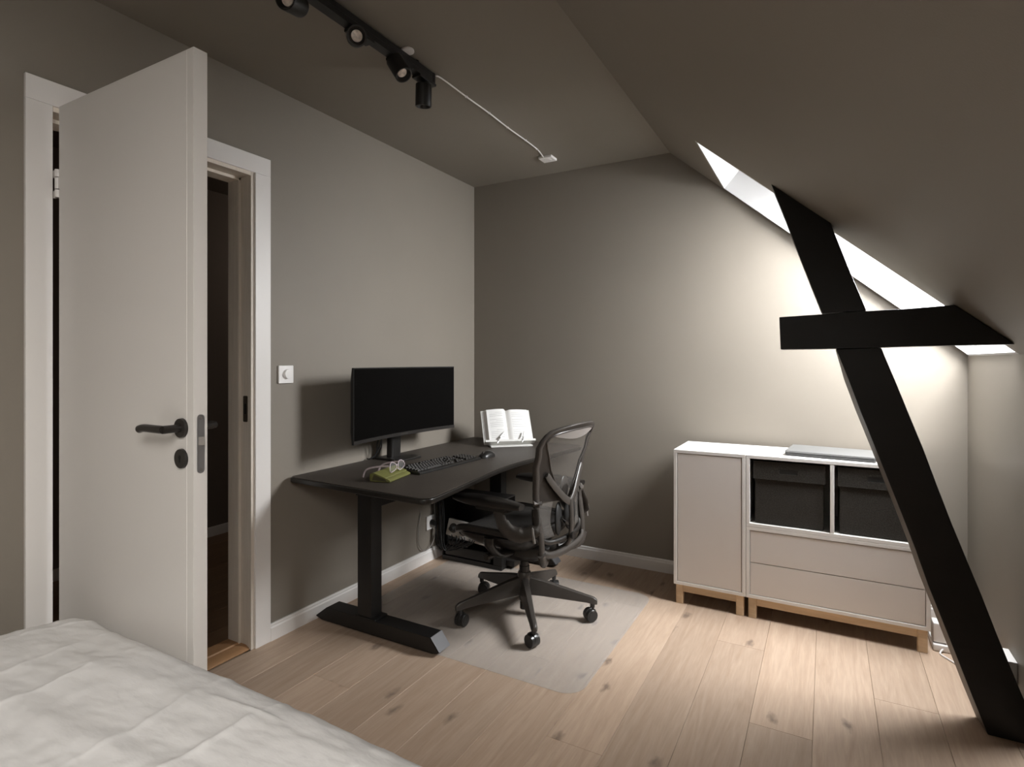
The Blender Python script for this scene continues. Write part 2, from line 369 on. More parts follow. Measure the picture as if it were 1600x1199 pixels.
# doorway and open door
D = sempty('door_1', (0, (OY0 + OY1) / 2, 0), 'open white door with black lever handle in white casing')
CW = 0.072
def casing(y0, y1, z0, z1): return box(B(), 0.0, 0.014, y0, y1, z0, z1)
fin(casing(OY0 - CW + 0.018, OY0 + 0.018, 0, OZ - 0.006), 'casing', 'white_paint', D, bevel=0.002)
fin(casing(OY1 - 0.006, OY1 + CW, 0, OZ - 0.006), 'casing', 'white_paint', D, bevel=0.002)
fin(casing(OY0 - CW + 0.018, OY1 + CW, OZ - 0.006, OZ + CW), 'casing', 'white_paint', D, bevel=0.002)
for y0, y1, s in ((OY0, OY0 + 0.020, 1), (OY1 - 0.022, OY1, -1)):
    j = fin(box(B(), -WT - 0.01, 0.004, y0, y1, 0, OZ), 'jamb', 'jamb_wood', D, bevel=0.0015)
    st = (y1, y1 + 0.014) if s > 0 else (y0 - 0.014, y0)
    fin(box(B(), -WT - 0.01, -0.062, st[0], st[1], 0, OZ - 0.022), 'door_stop', 'jamb_wood', j, bevel=0.002)
    if s < 0:
        fin(prism(B(), rrect(-0.047, -0.018, 1.0, 1.115, 0.006), y0 - 0.002, y0 + 0.001, 'y'), 'strike_plate', 'bronze', j)
        fin(box(B(), -0.038, -0.026, y0 - 0.0026, y0 - 0.0015, 1.035, 1.08), 'strike_hole', 'matte_black', j)
hj = fin(box(B(), -WT - 0.01, 0.004, OY0 + 0.022, OY1 - 0.022, OZ - 0.022, OZ), 'jamb', 'jamb_wood', D, bevel=0.0015)
fin(box(B(), -WT - 0.01, -0.062, OY0 + 0.022, OY1 - 0.022, OZ - 0.036, OZ - 0.022), 'door_stop', 'jamb_wood', hj, bevel=0.002)
bm = prism(B(), [(-WT - 0.01, 0), (-0.005, 0), (-0.005, 0.006), (-0.03, 0.018), (-0.062, 0.018), (-0.066, 0.024), (-WT - 0.01, 0.024)], OY0 + 0.022, OY1 - 0.022, 'y')
fin(bm, 'threshold', 'threshold_oak', D, bevel=0.001)
LX0, LX1, LY0, LY1, LZ1 = 0.068, 0.782, -2.544, -2.506, 2.082
leaf = fin(box(B(), LX0, LX1, LY0, LY1, 0.012, LZ1), 'door_leaf', 'door_paint', D, bevel=0.0018)
fin(box(B(), LX1 - 0.030, LX1 - 0.0285, LY0 - 0.0006, LY0 + 0.001, 0.014, LZ1 - 0.002), 'edge_strip', 'white_paint', leaf)
for sgn, yf in ((-1, LY0), (1, LY1)):
    rz = 1.094; rx = LX1 - 0.048
    fin(cyl(B(), (rx, yf, rz), (rx, yf + sgn * 0.009, rz), 0.026, 0.025, 28), 'handle_rosette', 'handle_black', leaf, bevel=0.001)
    bm = cyl(B(), (rx, yf + sgn * 0.008, rz), (rx, yf + sgn * 0.052, rz), 0.0105, None, 18)
    tube(bm, bez([(rx + 0.004, yf + sgn * 0.048, rz), (rx - 0.03, yf + sgn * 0.050, rz), (rx - 0.085, yf + sgn * 0.050, rz), (rx - 0.108, yf + sgn * 0.050, rz - 0.004)], 6), 0.0105, 14)
    fin(bm, 'handle_lever', 'handle_black', leaf)
    kz = 1.014
    fin(cyl(B(), (rx, yf, kz), (rx, yf + sgn * 0.008, kz), 0.026, 0.025, 28), 'key_rosette', 'handle_black', leaf, bevel=0.001)
    bm = cyl(B(), (rx, yf + sgn * 0.007, kz + 0.004), (rx, yf + sgn * 0.0088, kz + 0.004), 0.005, None, 14); box(bm, rx - 0.002, rx + 0.002, min(yf + sgn * 0.007, yf + sgn * 0.0088), max(yf + sgn * 0.007, yf + sgn * 0.0088), kz - 0.010, kz + 0.004)
    fin(bm, 'keyhole', 'matte_black', leaf)
yc = (LY0 + LY1) / 2
fin(prism(B(), rrect(yc - 0.010, yc + 0.010, 0.977, 1.130, 0.0098, 8), LX1 - 0.001, LX1 + 0.0015, 'x'), 'lock_plate', 'steel', leaf)
bm = prism(B(), [(yc - 0.007, 0), (yc + 0.007, 0), (yc + 0.004, 0.009)], 1.050, 1.072, 'z')
for v in bm.verts: v.co = Vector((LX1 + 0.001 + v.co.y, v.co.x, v.co.z))
fin(bm, 'latch_bolt', 'satin_metal', leaf)
for z in (0.98, 1.127):
    fin(cyl(B(), (LX1 + 0.0012, yc, z - 0.0 + (0.006 if z < 1 else -0.006)), (LX1 + 0.0022, yc, z + (0.006 if z < 1 else -0.006)), 0.004, None, 12), 'screw', 'satin_metal', leaf)
for hz_ in (0.25, 1.845):
    bm = B()
    for a, b_ in ((-0.045, -0.021), (-0.018, 0.018), (0.021, 0.045)):
        cyl(bm, (0.030, -2.531, hz_ + a), (0.030, -2.531, hz_ + b_), 0.0085, None, 16)
    box(bm, 0.030, LX0 + 0.004, -2.534, -2.528, hz_ - 0.018, hz_ + 0.018)
    box(bm, 0.004, 0.030, -2.534, -2.528, hz_ - 0.045, hz_ - 0.022); box(bm, 0.004, 0.030, -2.534, -2.528, hz_ + 0.022, hz_ + 0.045)
    fin(bm, 'hinge', 'white_paint', leaf)

# ================================================================== TIMBERS
YB0, YB1 = -0.960, -0.855
def slz(x): return H - 0.868 * (x - SX0)
def lxp(z): return 2.689 - 0.3405 * z                       # left edge of the leaning post
def rxp(z): return 2.834 - 0.3405 * z
Tp = thing('timber_post', 'black painted leaning timber post rising from floor to sloped ceiling', 'post', (2.72, (YB0 + YB1) / 2, 0))
def wob(pts, n=7, amp=0.003, seed=1):
    r = random.Random(seed); out = []
    for i in range(len(pts)):
        a, b_ = Vector((*pts[i], 0)), Vector((*pts[(i + 1) % len(pts)], 0)); L_ = (b_ - a).length; k = max(1, int(L_ / 0.12)); nrm = Vector(((b_ - a).y, -(b_ - a).x, 0)).normalized()
        for q in range(k):
            p = a.lerp(b_, q / k)
            if q: p += nrm * r.uniform(-amp, amp)
            out.append((p.x, p.y))
    return out
def ztop_l():                                               # where each post edge meets the slope
    z = 2.0
    for _ in range(40): z = slz(lxp(z))
    return z
def ztop_r():
    z = 1.8
    for _ in range(40): z = slz(rxp(z))
    return z
zl, zr = ztop_l(), ztop_r()
zc0, zc1 = 1.317, 1.452                                     # collar beam bottom and top where it crosses
up = [(lxp(zc1), zc1), (rxp(zc1), zc1 + 0.004), (rxp(zr), zr), (lxp(zl), zl)]
zk = (rxp(0) - KX) / 0.3405 + 0.004
lo = [(2.689, 0.0), (KX - 0.002, 0.0), (KX - 0.002, zk), (rxp(zc0), zc0), (lxp(zc0), zc0 - 0.002)]
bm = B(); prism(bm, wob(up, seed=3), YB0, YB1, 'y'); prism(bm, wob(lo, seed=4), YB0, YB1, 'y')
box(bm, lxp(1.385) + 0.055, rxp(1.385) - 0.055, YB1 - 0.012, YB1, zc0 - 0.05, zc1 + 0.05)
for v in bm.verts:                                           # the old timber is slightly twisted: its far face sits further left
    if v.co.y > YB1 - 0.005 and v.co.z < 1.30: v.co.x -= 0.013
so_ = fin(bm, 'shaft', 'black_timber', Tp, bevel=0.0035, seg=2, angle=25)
so_.data.materials.append(MATS['timber_left_face'])              # lighter brown for the left-facing sides of the post
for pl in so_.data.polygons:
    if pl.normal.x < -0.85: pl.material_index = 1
xr0 = SX0 + (H - 1.325) / 0.868; xr1 = SX0 + (H - 1.464) / 0.868
Tc = thing('timber_collar_beam', 'short horizontal black timber crossing the leaning post under the slope', 'beam', (2.4, (YB0 + YB1) / 2, 1.315))
bm = prism(B(), wob([(2.052, 1.314), (xr0 - 0.004, 1.325), (xr1 - 0.004, 1.464), (2.047, 1.442)], seed=6, amp=0.002), YB0 - 0.004, YB1 - 0.013, 'y')
fin(bm, 'shaft', 'black_timber', Tc, bevel=0.003, angle=25)

# ================================================================== BED
BX0, BX1, BY0, BY1 = 0.31, 1.80, -4.62, -2.60
bed = thing('bed', 'double bed under the white linen duvet beside the door', 'bed', ((BX0 + BX1) / 2, (BY0 + BY1) / 2, 0))
for x in (BX0 + 0.1, BX1 - 0.1):
    for y in (BY0 + 0.12, BY1 - 0.12): fin(cyl(B(), (x, y, 0), (x, y, 0.121), 0.025, 0.03, 16), 'leg', 'birch', bed)
fin(box(B(), BX0 + 0.03, BX1 - 0.03, BY0, BY1 - 0.03, 0.12, 0.28), 'bed_base', 'mattress_ticking', bed, bevel=0.015)
fin(box(B(), BX0 + 0.03, BX1 - 0.03, BY0, BY1 - 0.03, 0.281, 0.46), 'mattress', 'mattress_ticking', bed, bevel=0.03, seg=3)
fin(box(B(), BX0, BX1, BY0 - 0.06, BY0 - 0.005, 0.0, 1.0), 'headboard', 'linen', bed, bevel=0.02)
from mathutils import noise as mno
DX0, DX1, DY0, DY1, DT = 0.205, 1.84, -4.1, -2.556, 0.535
def duvet_h(x, y):
    N_ = mno.noise
    n = 0.016 * N_((x * 2.1, y * 2.1, 0.3)) + 0.006 * N_((x * 5, y * 8, 2.0)) + 0.0030 * N_((x * 13, y * 22, 5.0)) + 0.0016 * N_((x * 30, y * 55, 9.0))
    wy = 0.035 * N_((x * 1.7, 1.5, 0.0))
    for yy, a, s in ((-2.69, 0.007, 0.03), (-2.80, -0.006, 0.025), (-2.855, 0.008, 0.022), (-3.05, 0.009, 0.03), (-3.22, -0.01, 0.03)):
        n += a * math.exp(-((y - yy - wy - 0.06 * (x - 0.9)) / s) ** 2) * (0.6 + 0.7 * N_((x * 2.3, yy * 5, 4.0)))
    for k, (xx, sl_) in enumerate(((0.30, 0.05), (0.50, -0.12), (0.66, 0.02), (0.84, 0.10), (1.00, -0.05), (1.17, 0.04), (1.30, -0.10), (1.46, 0.03), (1.62, 0.0))):   # sharp ironed creases
        c = xx + 0.02 * N_((y * 2.2, xx * 7, 1.0)) + sl_ * (y + 2.8)
        vis = min(1.0, max(0.0, N_((y * 3.4, xx * 11, 7.0)) * 2.2 + 0.35))
        d = x - c
        n += vis * (0.0045 * math.exp(-abs(d) / 0.0045) + 0.0025 * math.exp(-(d / 0.03) ** 2))
    for k, yy in enumerate((-2.66, -2.74, -2.93, -3.08, -3.2)):
        c = yy + 0.03 * N_((x * 3, yy * 5, 3.0)); d = y - c
        vis = min(1.0, max(0.0, N_((x * 3.1, yy * 9, 11.0)) * 2.0 + 0.0))
        n += vis * (0.0042 * math.exp(-abs(d) / 0.0045) + 0.002 * math.exp(-(d / 0.025) ** 2))
    return n
bm = B(); NX, NY = 400, 380; R_ = 0.075
rows = []
def edge_map(t, lo_, hi_, n):                                # extra rows run down the sides
    return lo_ + (hi_ - lo_) * t
for j in range(NY + 1):
    row = []
    for i in range(NX + 1):
        a, b_ = i / NX, 1 - (1 - j / NY) ** 1.7
        def prof(t, lo_, hi_):
            drop = 0.30; L_ = hi_ - lo_; tot = L_ + 2 * drop; s = t * tot - drop      # arc length from each edge
            if s < R_ * 0.57:
                q = R_ * 0.57 - s
                if q < R_ * 1.57: th_ = q / R_; return lo_ + R_ - R_ * math.sin(th_), R_ * (1 - math.cos(th_))
                return lo_, R_ + (q - R_ * 1.57)
            if s > L_ - R_ * 0.57:
                q = s - (L_ - R_ * 0.57)
                if q < R_ * 1.57: th_ = q / R_; return hi_ - R_ + R_ * math.sin(th_), R_ * (1 - math.cos(th_))
                return hi_, R_ + (q - R_ * 1.57)
            return lo_ + R_ + (s - R_ * 0.57) * (L_ - 2 * R_) / (L_ - 2 * R_ * 0.57), 0.0
        x, dx_ = prof(a, DX0, DX1); y, dy_ = prof(b_, DY0, DY1)
        dz = max(dx_, dy_) if (dx_ > R_ or dy_ > R_) else math.hypot(dx_, dy_)
        hgt = duvet_h(x, y) * (1.0 if dz < 0.05 else 0.4)
        wave = 0.010 * mno.noise((x * 4, y * 4, 8.0)) * min(1, dz / 0.1)
        zz = max(0.16 + 0.02 * mno.noise((x * 3, y * 3, 0)), DT + hgt - dz)
        q_ = min(1.0, max(0.0, (y + 2.95) / 0.38)); sh_ = 0.085 * q_ * q_ * max(0.0, 1 - (x - DX0) / 0.5)
        xo = x + sh_ + (wave if dx_ > 0.02 else 0); yo = y - (abs(wave) if dy_ > 0.02 else 0)
        row.append(bm.verts.new((xo, yo, zz)))
    rows.append(row)
for j in range(NY):
    for i in range(NX): bm.faces.new((rows[j][i], rows[j][i + 1], rows[j + 1][i + 1], rows[j + 1][i]))
duv = fin(bm, 'duvet', 'linen', angle=180)
tag(duv, 'rumpled white linen duvet with ironed creases, spread over the bed', 'duvet')

# ================================================================== DESK
DZ = 0.730
desk = thing('standing_desk', 'dark height-adjustable desk with curved front and black steel legs', 'desk', (0.42, -0.83, 0))
front = bez([(0.851, -1.60, 0), (0.835, -1.46, 0), (0.808, -1.23, 0), (0.782, -1.01, 0), (0.776, -0.86, 0), (0.785, -0.66, 0), (0.81, -0.42, 0), (0.845, -0.20, 0), (0.852, -0.09, 0)], 6)
pts = [(p.x, p.y) for p in front]
def arc(cx, cy, r, a0, a1, n=7): return [(cx + r * math.cos(math.radians(a0 + (a1 - a0) * k / n)), cy + r * math.sin(math.radians(a0 + (a1 - a0) * k / n))) for k in range(n + 1)]
out = pts + arc(0.80, -0.078, 0.052, 0, 90) + arc(0.046, -0.056, 0.03, 90, 180) + arc(0.046, -1.594, 0.03, 180, 265) + arc(0.805, -1.614, 0.046, 268, 355)
fin(prism(B(), out, DZ - 0.026, DZ - 0.003, 'z'), 'tabletop', 'desk_edge', desk, bevel=0.006, seg=3, angle=50)
ins = [(0.435 + (x - 0.435) * 0.988, -0.83 + (y + 0.83) * 0.993) for x, y in out]
fin(prism(B(), ins, DZ - 0.003, DZ, 'z'), 'desk_surface', 'desk_laminate', desk, bevel=0.001, seg=1)
for (fy0, fy1, nm) in ((-1.462, -1.378, 0), (-0.268, -0.188, 1)):
    yc = (fy0 + fy1) / 2
    fz = 0.010
    prof = [(0.030, fz), (0.700, fz), (0.735, fz + 0.002), (0.766, fz + 0.012), (0.712, fz + 0.066), (0.100, fz + 0.066), (0.022, fz + 0.018)]
    prof = [(0.060, fz), (0.728, fz), (0.762, fz + 0.010), (0.716, fz + 0.066), (0.094, fz + 0.066), (0.020, fz + 0.012)]
    ft = fin(prism(B(), prof, fy0, fy1, 'y'), 'foot', 'black_metal', desk, bevel=0.0025)
    n_ = Vector((0.056, 0, 0.046)).normalized()
    bm = B(); q = [Vector((0.7635, y, fz + 0.0105)) for y in (fy0 + 0.002, fy1 - 0.002)] + [Vector((0.7175, y, fz + 0.0655)) for y in (fy1 - 0.002, fy0 + 0.002)]
    loft(bm, [q, [p + n_ * 0.003 for p in q]]); fin(bm, 'end_cap', 'foot_cap', ft, bevel=0.0008)
    for x in (0.10, 0.70): fin(cyl(B(), (x, yc, 0.0032), (x, yc, fz + 0.002), 0.018, None, 16), 'foot_pad', 'matte_black', ft)
    leg = fin(box(B(), 0.290, 0.376, yc - 0.036, yc + 0.036, fz + 0.064, 0.665), 'leg', 'black_metal', desk, bevel=0.004)
    fin(box(B(), 0.280, 0.404, yc - 0.042, yc + 0.042, fz + 0.0655, fz + 0.072), 'collar', 'black_metal', leg, bevel=0.002)
    bm = box(B(), 0.10, 0.66, yc - 0.03, yc + 0.03, 0.690, DZ - 0.0265); fin(bm, 'side_bracket', 'black_metal', desk, bevel=0.003)
    fin(box(B(), 0.282, 0.402, yc - 0.04, yc + 0.04, 0.64, 0.70), 'leg_head', 'black_metal', leg, bevel=0.003)
    if nm == 0:
        bm = B()
        for k, (a, hgt) in enumerate(((0, .008), (.007, .008), (.014, .005), (.021, .008), (.028, .006), (.035, .008))):
            box(bm, 0.318 + a, 0.318 + a + 0.0045, fy0 + 0.0005, fy0 + 0.0018, 0.655, 0.655 + hgt)
        fin(bm, 'maker_mark', 'mark_grey', leg)
fin(box(B(), 0.300, 0.340, -1.384, -0.264, 0.572, 0.632), 'crossbar', 'black_metal', desk, bevel=0.003)
fin(box(B(), 0.385, 0.43, -1.39, -0.26, 0.672, 0.7035), 'crossbar', 'black_metal', desk, bevel=0.003)
fin(box(B(), 0.42, 0.62, -1.22, -1.06, 0.672, 0.7035), 'control_box', 'black_plastic', desk, bevel=0.006)
fin(box(B(), 0.74, 0.80, -0.42, -0.32, 0.690, 0.7035), 'hand_switch', 'black_plastic', desk, bevel=0.004)

# ------------------------------------------------------------------ monitor
mon = thing('monitor', 'wide curved black monitor on a stand on the desk', 'monitor', (0.13, -0.985, DZ))
MC, MH0, MH1, MW = -1.031, 0.868, 1.236, 0.828
def mx_(s): return 0.215 + 0.040 * s * s                     # s in -1..1 across the width, edges come forward
rings = []
for k in range(25):
    s = -1 + 2 * k / 24; y = MC + s * MW / 2; x = mx_(s); th_ = 0.02 if abs(s) > 0.6 else 0.038 - 0.018 * (abs(s) / 0.6) ** 2
    rings.append([Vector((x, y, MH0)), Vector((x, y, MH1)), Vector((x - 0.012, y, MH1)), Vector((x - th_, y, MH1 - 0.06)), Vector((x - th_, y, MH0 + 0.06)), Vector((x - 0.012, y, MH0))])
fin(loft(B(), rings), 'housing', 'monitor_body', mon, bevel=0.0015, seg=1)
def mgrid(y_in, z0, z1, dx, name, mat):
    rr = []
    for k in range(25):
        s = (-1 + 2 * k / 24) * (1 - y_in); y = MC + s * MW / 2; x = mx_(s)
        rr.append([Vector((x + dx, y, z0)), Vector((x + dx, y, z1)), Vector((x + 0.0001, y, z1)), Vector((x + 0.0001, y, z0))])
    return fin(loft(B(), rr), name, mat, mon)
mgrid(0.012, MH0 + 0.019, MH1 - 0.006, 0.0007, 'screen', 'screen_glass')
mgrid(0.002, MH0 + 0.001, MH0 + 0.017, 0.002, 'chin', 'graphite_dark')
bm = B(); box(bm, mx_(0) + 0.002, mx_(0) + 0.0026, MC - 0.03, MC + 0.03, MH0 + 0.007, MH0 + 0.011); fin(bm, 'maker_mark', 'graphite', mon)
bm = prism(B(), rrect(0.045, 0.235, -1.075, -0.895, 0.02), DZ + 0.0005, DZ + 0.011, 'z'); fin(bm, 'stand_base', 'black_plastic', mon, bevel=0.003)
bm = B(); loft(bm, [[Vector((x, y, z)) for x, y in rrect(0.085 + dx, 0.128 + dx, -1.030, -0.950, 0.012)] for z, dx in ((DZ + 0.01, 0.0), (0.86, 0.004), (1.03, 0.010), (1.10, 0.012))])
fin(bm, 'stand_column', 'black_plastic', mon)
fin(box(B(), 0.125, 0.182, -1.035, -0.945, 1.0, 1.08), 'stand_mount', 'black_plastic', mon, bevel=0.006)
bm = B(); tube(bm, bez([(0.165, -1.12, 0.93), (0.11, -1.10, 0.88), (0.075, -1.085, 0.82), (0.055, -1.075, 0.76), (0.035, -1.10, DZ + 0.006), (0.014, -1.10, DZ + 0.004)], 8), 0.0035, 8)
tube(bm, bez([(0.165, -1.05, 0.93), (0.10, -1.06, 0.88), (0.065, -1.055, 0.80), (0.035, -1.07, DZ + 0.006), (0.014, -1.07, DZ + 0.004)], 8), 0.0035, 8)
tube(bm, bez([(0.165, -1.00, 0.93), (0.08, -1.045, 0.86), (0.058, -1.035, 0.79), (0.035, -1.05, DZ + 0.006), (0.014, -1.05, DZ + 0.004)], 8), 0.003, 8)
fin(bm, 'cables', 'cable_black', mon)

# ------------------------------------------------------------------ keyboard and mouse
kb = thing('keyboard', 'black full-size keyboard lying on the dark desk', 'keyboard', (0.478, -1.045, DZ), math.radians(-3), local=True)
KL, KW = 0.50, 0.138
bm = prism(B(), [(-KW / 2, 0.0005), (KW / 2, 0.0005), (KW / 2, 0.012), (-KW / 2, 0.022)], -KL / 2, KL / 2, 'y')
fin(bm, 'case', 'black_plastic', kb, bevel=0.002)
bm = B()
def ktop(x): return 0.012 + (KW / 2 - x) / KW * 0.010
rowx = [-0.056, -0.034, -0.015, 0.004, 0.023, 0.042]
def cap(x, y, wy, wx=0.0165):
    z = ktop(x) - 0.001; t = 0.0028
    loft(bm, [[Vector((x + sx * (wx / 2 - i), y + sy * (wy / 2 - i), z + h_)) for sx, sy in ((-1, -1), (1, -1), (1, 1), (-1, 1))] for i, h_ in ((0, 0), (0.0003, 0.004), (t, 0.009))])
for r, x in enumerate(rowx):
    if r == 0: ys_ = [(-0.235 + 0.0, .0165)] + [(-0.195 + 0.02 * k + 0.011 * (k // 4), .0165) for k in range(12)]
    elif r == 5: ys_ = [(-0.233, .022), (-0.209, .02), (-0.186, .02), (-0.118, .11), (-0.049, .02), (-0.026, .02), (-0.003, .02), (0.021, .022)]
    else:
        off = (0.0, 0.006, 0.010, 0.016)[r - 1]; ys_ = [(-0.233 + off / 2, .0165 + off)] + [(-0.213 + off + 0.0195 * k, .0165) for k in range(12 if r < 3 else 11)]
        ys_.append((0.032, .0165) if r != 1 else (0.030, .024))
    for y, wy in ys_: cap(x, y, wy)
    for k in range(3):
        if r in (0, 1, 2) or (r == 5) or (r == 4 and k == 1): cap(x, 0.067 + 0.0195 * k, .0165)
    if r >= 1:
        for k in range(4): cap(x, 0.150 + 0.0225 * k, .0195)
fin(bm, 'keycaps', 'graphite_dark', kb, kind='stuff', smooth=False)
ms = thing('computer_mouse', 'black computer mouse at the right of the keyboard', 'mouse', (0.545, -0.715, DZ), math.radians(-95), local=True)
rings = []
for k in range(13):
    t = k / 12; x = -0.058 + 0.116 * t; hw = 0.032 * math.sqrt(max(0.05, 1 - (2 * t - 1) ** 4)); hh = 0.036 * (math.sin(PI * (0.12 + 0.80 * t)) ** 0.75)
    rings.append([Vector((x, hw * math.cos(a), 0.0008 + hh * max(0, math.sin(a)) ** 0.8)) for a in [PI * q / 12 for q in range(13)]])
fin(loft(B(), rings), 'shell', 'black_plastic', ms, angle=60)
fin(cyl(B(), (0.032, -0.004, 0.0285), (0.032, 0.004, 0.0285), 0.0085, None, 16), 'scroll_wheel', 'graphite', ms)

# ------------------------------------------------------------------ spectacle case and glasses
gc = thing('spectacle_case', 'olive green folding spectacle case on the near end of the desk', 'case', (0.452, -1.412, DZ), math.radians(12), local=True)
gc.scale = (1, 1, 0.8)
sec = [(-0.050, 0.0006), (0.052, 0.0006), (0.055, 0.010), (0.040, 0.020), (-0.030, 0.047), (-0.044, 0.040)]
fin(prism(B(), sec, -0.098, 0.098, 'y'), 'body', 'case_green', gc, bevel=0.004, seg=2)
fin(prism(B(), [(-0.036, 0.010), (0.036, 0.006), (0.030, 0.018), (-0.028, 0.040)], -0.0995, -0.0975, 'y'), 'end_panel', 'case_dark', gc)
fl_ = [(-0.049, 0.012), (-0.047, 0.0435), (-0.030, 0.0505), (0.030, 0.0265), (0.0315, 0.0225), (-0.030, 0.0465), (-0.0435, 0.040), (-0.0455, 0.012)]
fin(prism(B(), fl_, -0.1, 0.1, 'y'), 'flap', 'case_green', gc, bevel=0.0008, seg=1)
gl = thing('eyeglasses', 'clear pinkish eyeglasses resting on the green spectacle case', 'glasses', (0.462, -1.398, DZ + 0.014), math.radians(8), local=True)
def rim(yc): return [(0.014 + 0.004 * math.cos(2 * a), yc + 0.0265 * math.cos(a) * (1 + 0.06 * math.cos(2 * a)), 0.040 + 0.0225 * math.sin(a)) for a in [2 * PI * k / 28 for k in range(28)]]
bm = B(); tube(bm, rim(-0.034), 0.0021, 8, closed=True); tube(bm, rim(0.034), 0.0021, 8, closed=True)
tube(bm, bez([(0.014, -0.008, 0.045), (0.016, 0, 0.048), (0.014, 0.008, 0.045)], 5), 0.0026, 8)
fin(bm, 'front_frame', 'clear_pink', gl)
for s in (-1, 1):
    fin(loft(B(), [[Vector((0.0135 + d_, s * 0.034 + (p[1] - s * 0.034) * 0.92, 0.040 + (p[2] - 0.040) * 0.92)) for p in rim(s * 0.034)] for d_ in (0, 0.0012)]), 'lens', 'lens_clear', gl)
    fin(tube(B(), bez([(0.012, s * 0.064, 0.050), (-0.03, s * 0.068, 0.047), (-0.09, s * 0.066, 0.034), (-0.115, s * 0.062, 0.018), (-0.128, s * 0.058, -0.010)], 6), [0.0028] * 25, 8, flat=((0, 0, 1), 1.5)), 'temple', 'clear_pink', gl)
fin(tube(B(), [(0.016, -0.006, 0.036), (0.024, -0.004, 0.030), (0.030, 0.002, 0.026)], [0.002, 0.003, 0.0026], 8), 'nose_pad', 'clear_pink', gl)

# ------------------------------------------------------------------ book stand and open book
BA = math.atan2(0.232, 0.248)                                # direction of its width on the desk
bs = thing('book_stand', 'white book stand with page clips at the far corner of the desk', 'stand', (0.448, -0.285, DZ), BA, local=True)
LT_ = math.radians(31)
def TL(x, s, d): # x along width, s up the leaning board, d out of the board toward the reader (-Y local)
    return Vector((x, s * math.sin(LT_) - d * math.cos(LT_), 0.012 + s * math.cos(LT_) + d * math.sin(LT_)))
fin(fbox(B(), TL, -0.163, 0.163, 0.0, 0.235, -0.008, 0.0), 'board', 'stand_white', bs, bevel=0.003)
fin(fbox(B(), TL, -0.163, 0.163, -0.004, 0.010, 0.0, 0.052), 'ledge', 'stand_white', bs, bevel=0.002)
bm = B(); box(bm, -0.13, 0.14, -0.058, 0.20, 0.0005, 0.010); fin(bm, 'base', 'stand_white', bs, bevel=0.003)
bm = B(); tube(bm, [TL(0, 0.19, -0.010), (0.0, 0.188, 0.009)], 0.006, 10); fin(bm, 'prop', 'stand_white', bs)
for x0, x1 in ((-0.082, -0.035), (0.076, 0.096)):
    bm = B(); tube(bm, [TL(x0, 0.006, 0.056), TL(x0 + (x1 - x0) * 0.3, 0.022, 0.056), TL(x1, 0.062, 0.046)], [0.0055, 0.006, 0.0045], 8)
    fin(bm, 'page_clip', 'clip_grey', bs)
    fin(tube(B(), [TL(x0 + 0.0, 0.004, 0.050), TL(x0, -0.004, 0.057), TL(x0 - 0.006, -0.016, 0.057)], 0.0025, 8), 'clip_spring', 'steel', bs)
bk = thing('open_book', 'thick open book with white pages propped on the book stand', 'book', (0.448, -0.285, DZ), BA, local=True)
S0, S1 = 0.0115, 0.228
fin(fbox(B(), TL, -0.153, 0.153, S0 - 0.0005, S1 + 0.003, 0.0006, 0.0035), 'cover', 'paper', bk, bevel=0.001)
for s in (-1, 1):
    W_ = 0.146; n = 14; th0 = 0.034 if s < 0 else 0.020
    def ph(t): return 0.0040 + (th0 * (1 - 0.25 * t) * min(1, (t / 0.16)) ** 0.55 + 0.006 * math.sin(PI * min(1, t * 1.1)))
    rings = []
    for k in range(n + 1):
        t = k / n; x = s * (0.001 + (W_ - (0.016 if s < 0 else 0.006) * (1 if True else 0)) * t); dd = ph(t)
        xb = s * (0.001 + W_ * t)
        rings.append([TL(xb, S0, 0.0037), TL(x, S0, dd), TL(x, S1, dd), TL(xb, S1, 0.0037)])
    pb = fin(loft(B(), rings), 'page_block', 'paper', bk, angle=40)
    # printed lines
    bm = B(); r = random.Random(5 + s)
    for li in range(15):
        if li in (3, 9): continue
        sv = S1 - 0.022 - li * 0.0122; t0, t1 = 0.22, 0.88 if li % 5 else 0.60
        segs = 8
        for q in range(segs):
            ta, tb = t0 + (t1 - t0) * q / segs, t0 + (t1 - t0) * (q + 1) / segs - r.uniform(0.003, 0.012)
            f = lambda t: s * (0.001 + (W_ - (0.016 if s < 0 else 0.006)) * t)
            v = [TL(f(ta), sv, ph(ta) + 0.0004), TL(f(tb), sv, ph(tb) + 0.0004), TL(f(tb), sv - 0.0022, ph(tb) + 0.0004), TL(f(ta), sv - 0.0022, ph(ta) + 0.0004)]
            bm.faces.new([bm.verts.new(p) for p in v])
    fin(bm, 'print_lines', 'print_ink', pb, kind='stuff', smooth=False)

# ------------------------------------------------------------------ cable rack with power strip under the desk
rk = thing('cable_rack', 'black metal open rack for cables under the desk by the wall', 'rack', (0.28, -0.385, 0))
fin(box(B(), 0.060, 0.500, -0.470, -0.300, 0.003, 0.030), 'bottom_tray', 'black_metal', rk, bevel=0.003)
fin(box(B(), 0.060, 0.500, -0.306, -0.300, 0.0305, 0.42), 'back_panel', 'black_metal', rk, bevel=0.002)
fin(box(B(), 0.060, 0.066, -0.470, -0.3065, 0.0305, 0.42), 'side_panel', 'black_metal', rk, bevel=0.002)
fin(box(B(), 0.440, 0.500, -0.470, -0.3065, 0.0305, 0.30), 'side_panel', 'black_metal', rk, bevel=0.002)
fin(box(B(), 0.060, 0.500, -0.470, -0.300, 0.4205, 0.428), 'top_panel', 'black_metal', rk, bevel=0.002)
fin(box(B(), 0.500, 0.560, -0.42, -0.30, 0.02, 0.055), 'bracket', 'graphite_dark', rk, bevel=0.006)
ps = thing('power_strip', 'pale multi-socket power strip lying inside the black cable rack', 'power strip', (0.27, -0.44, 0.19))
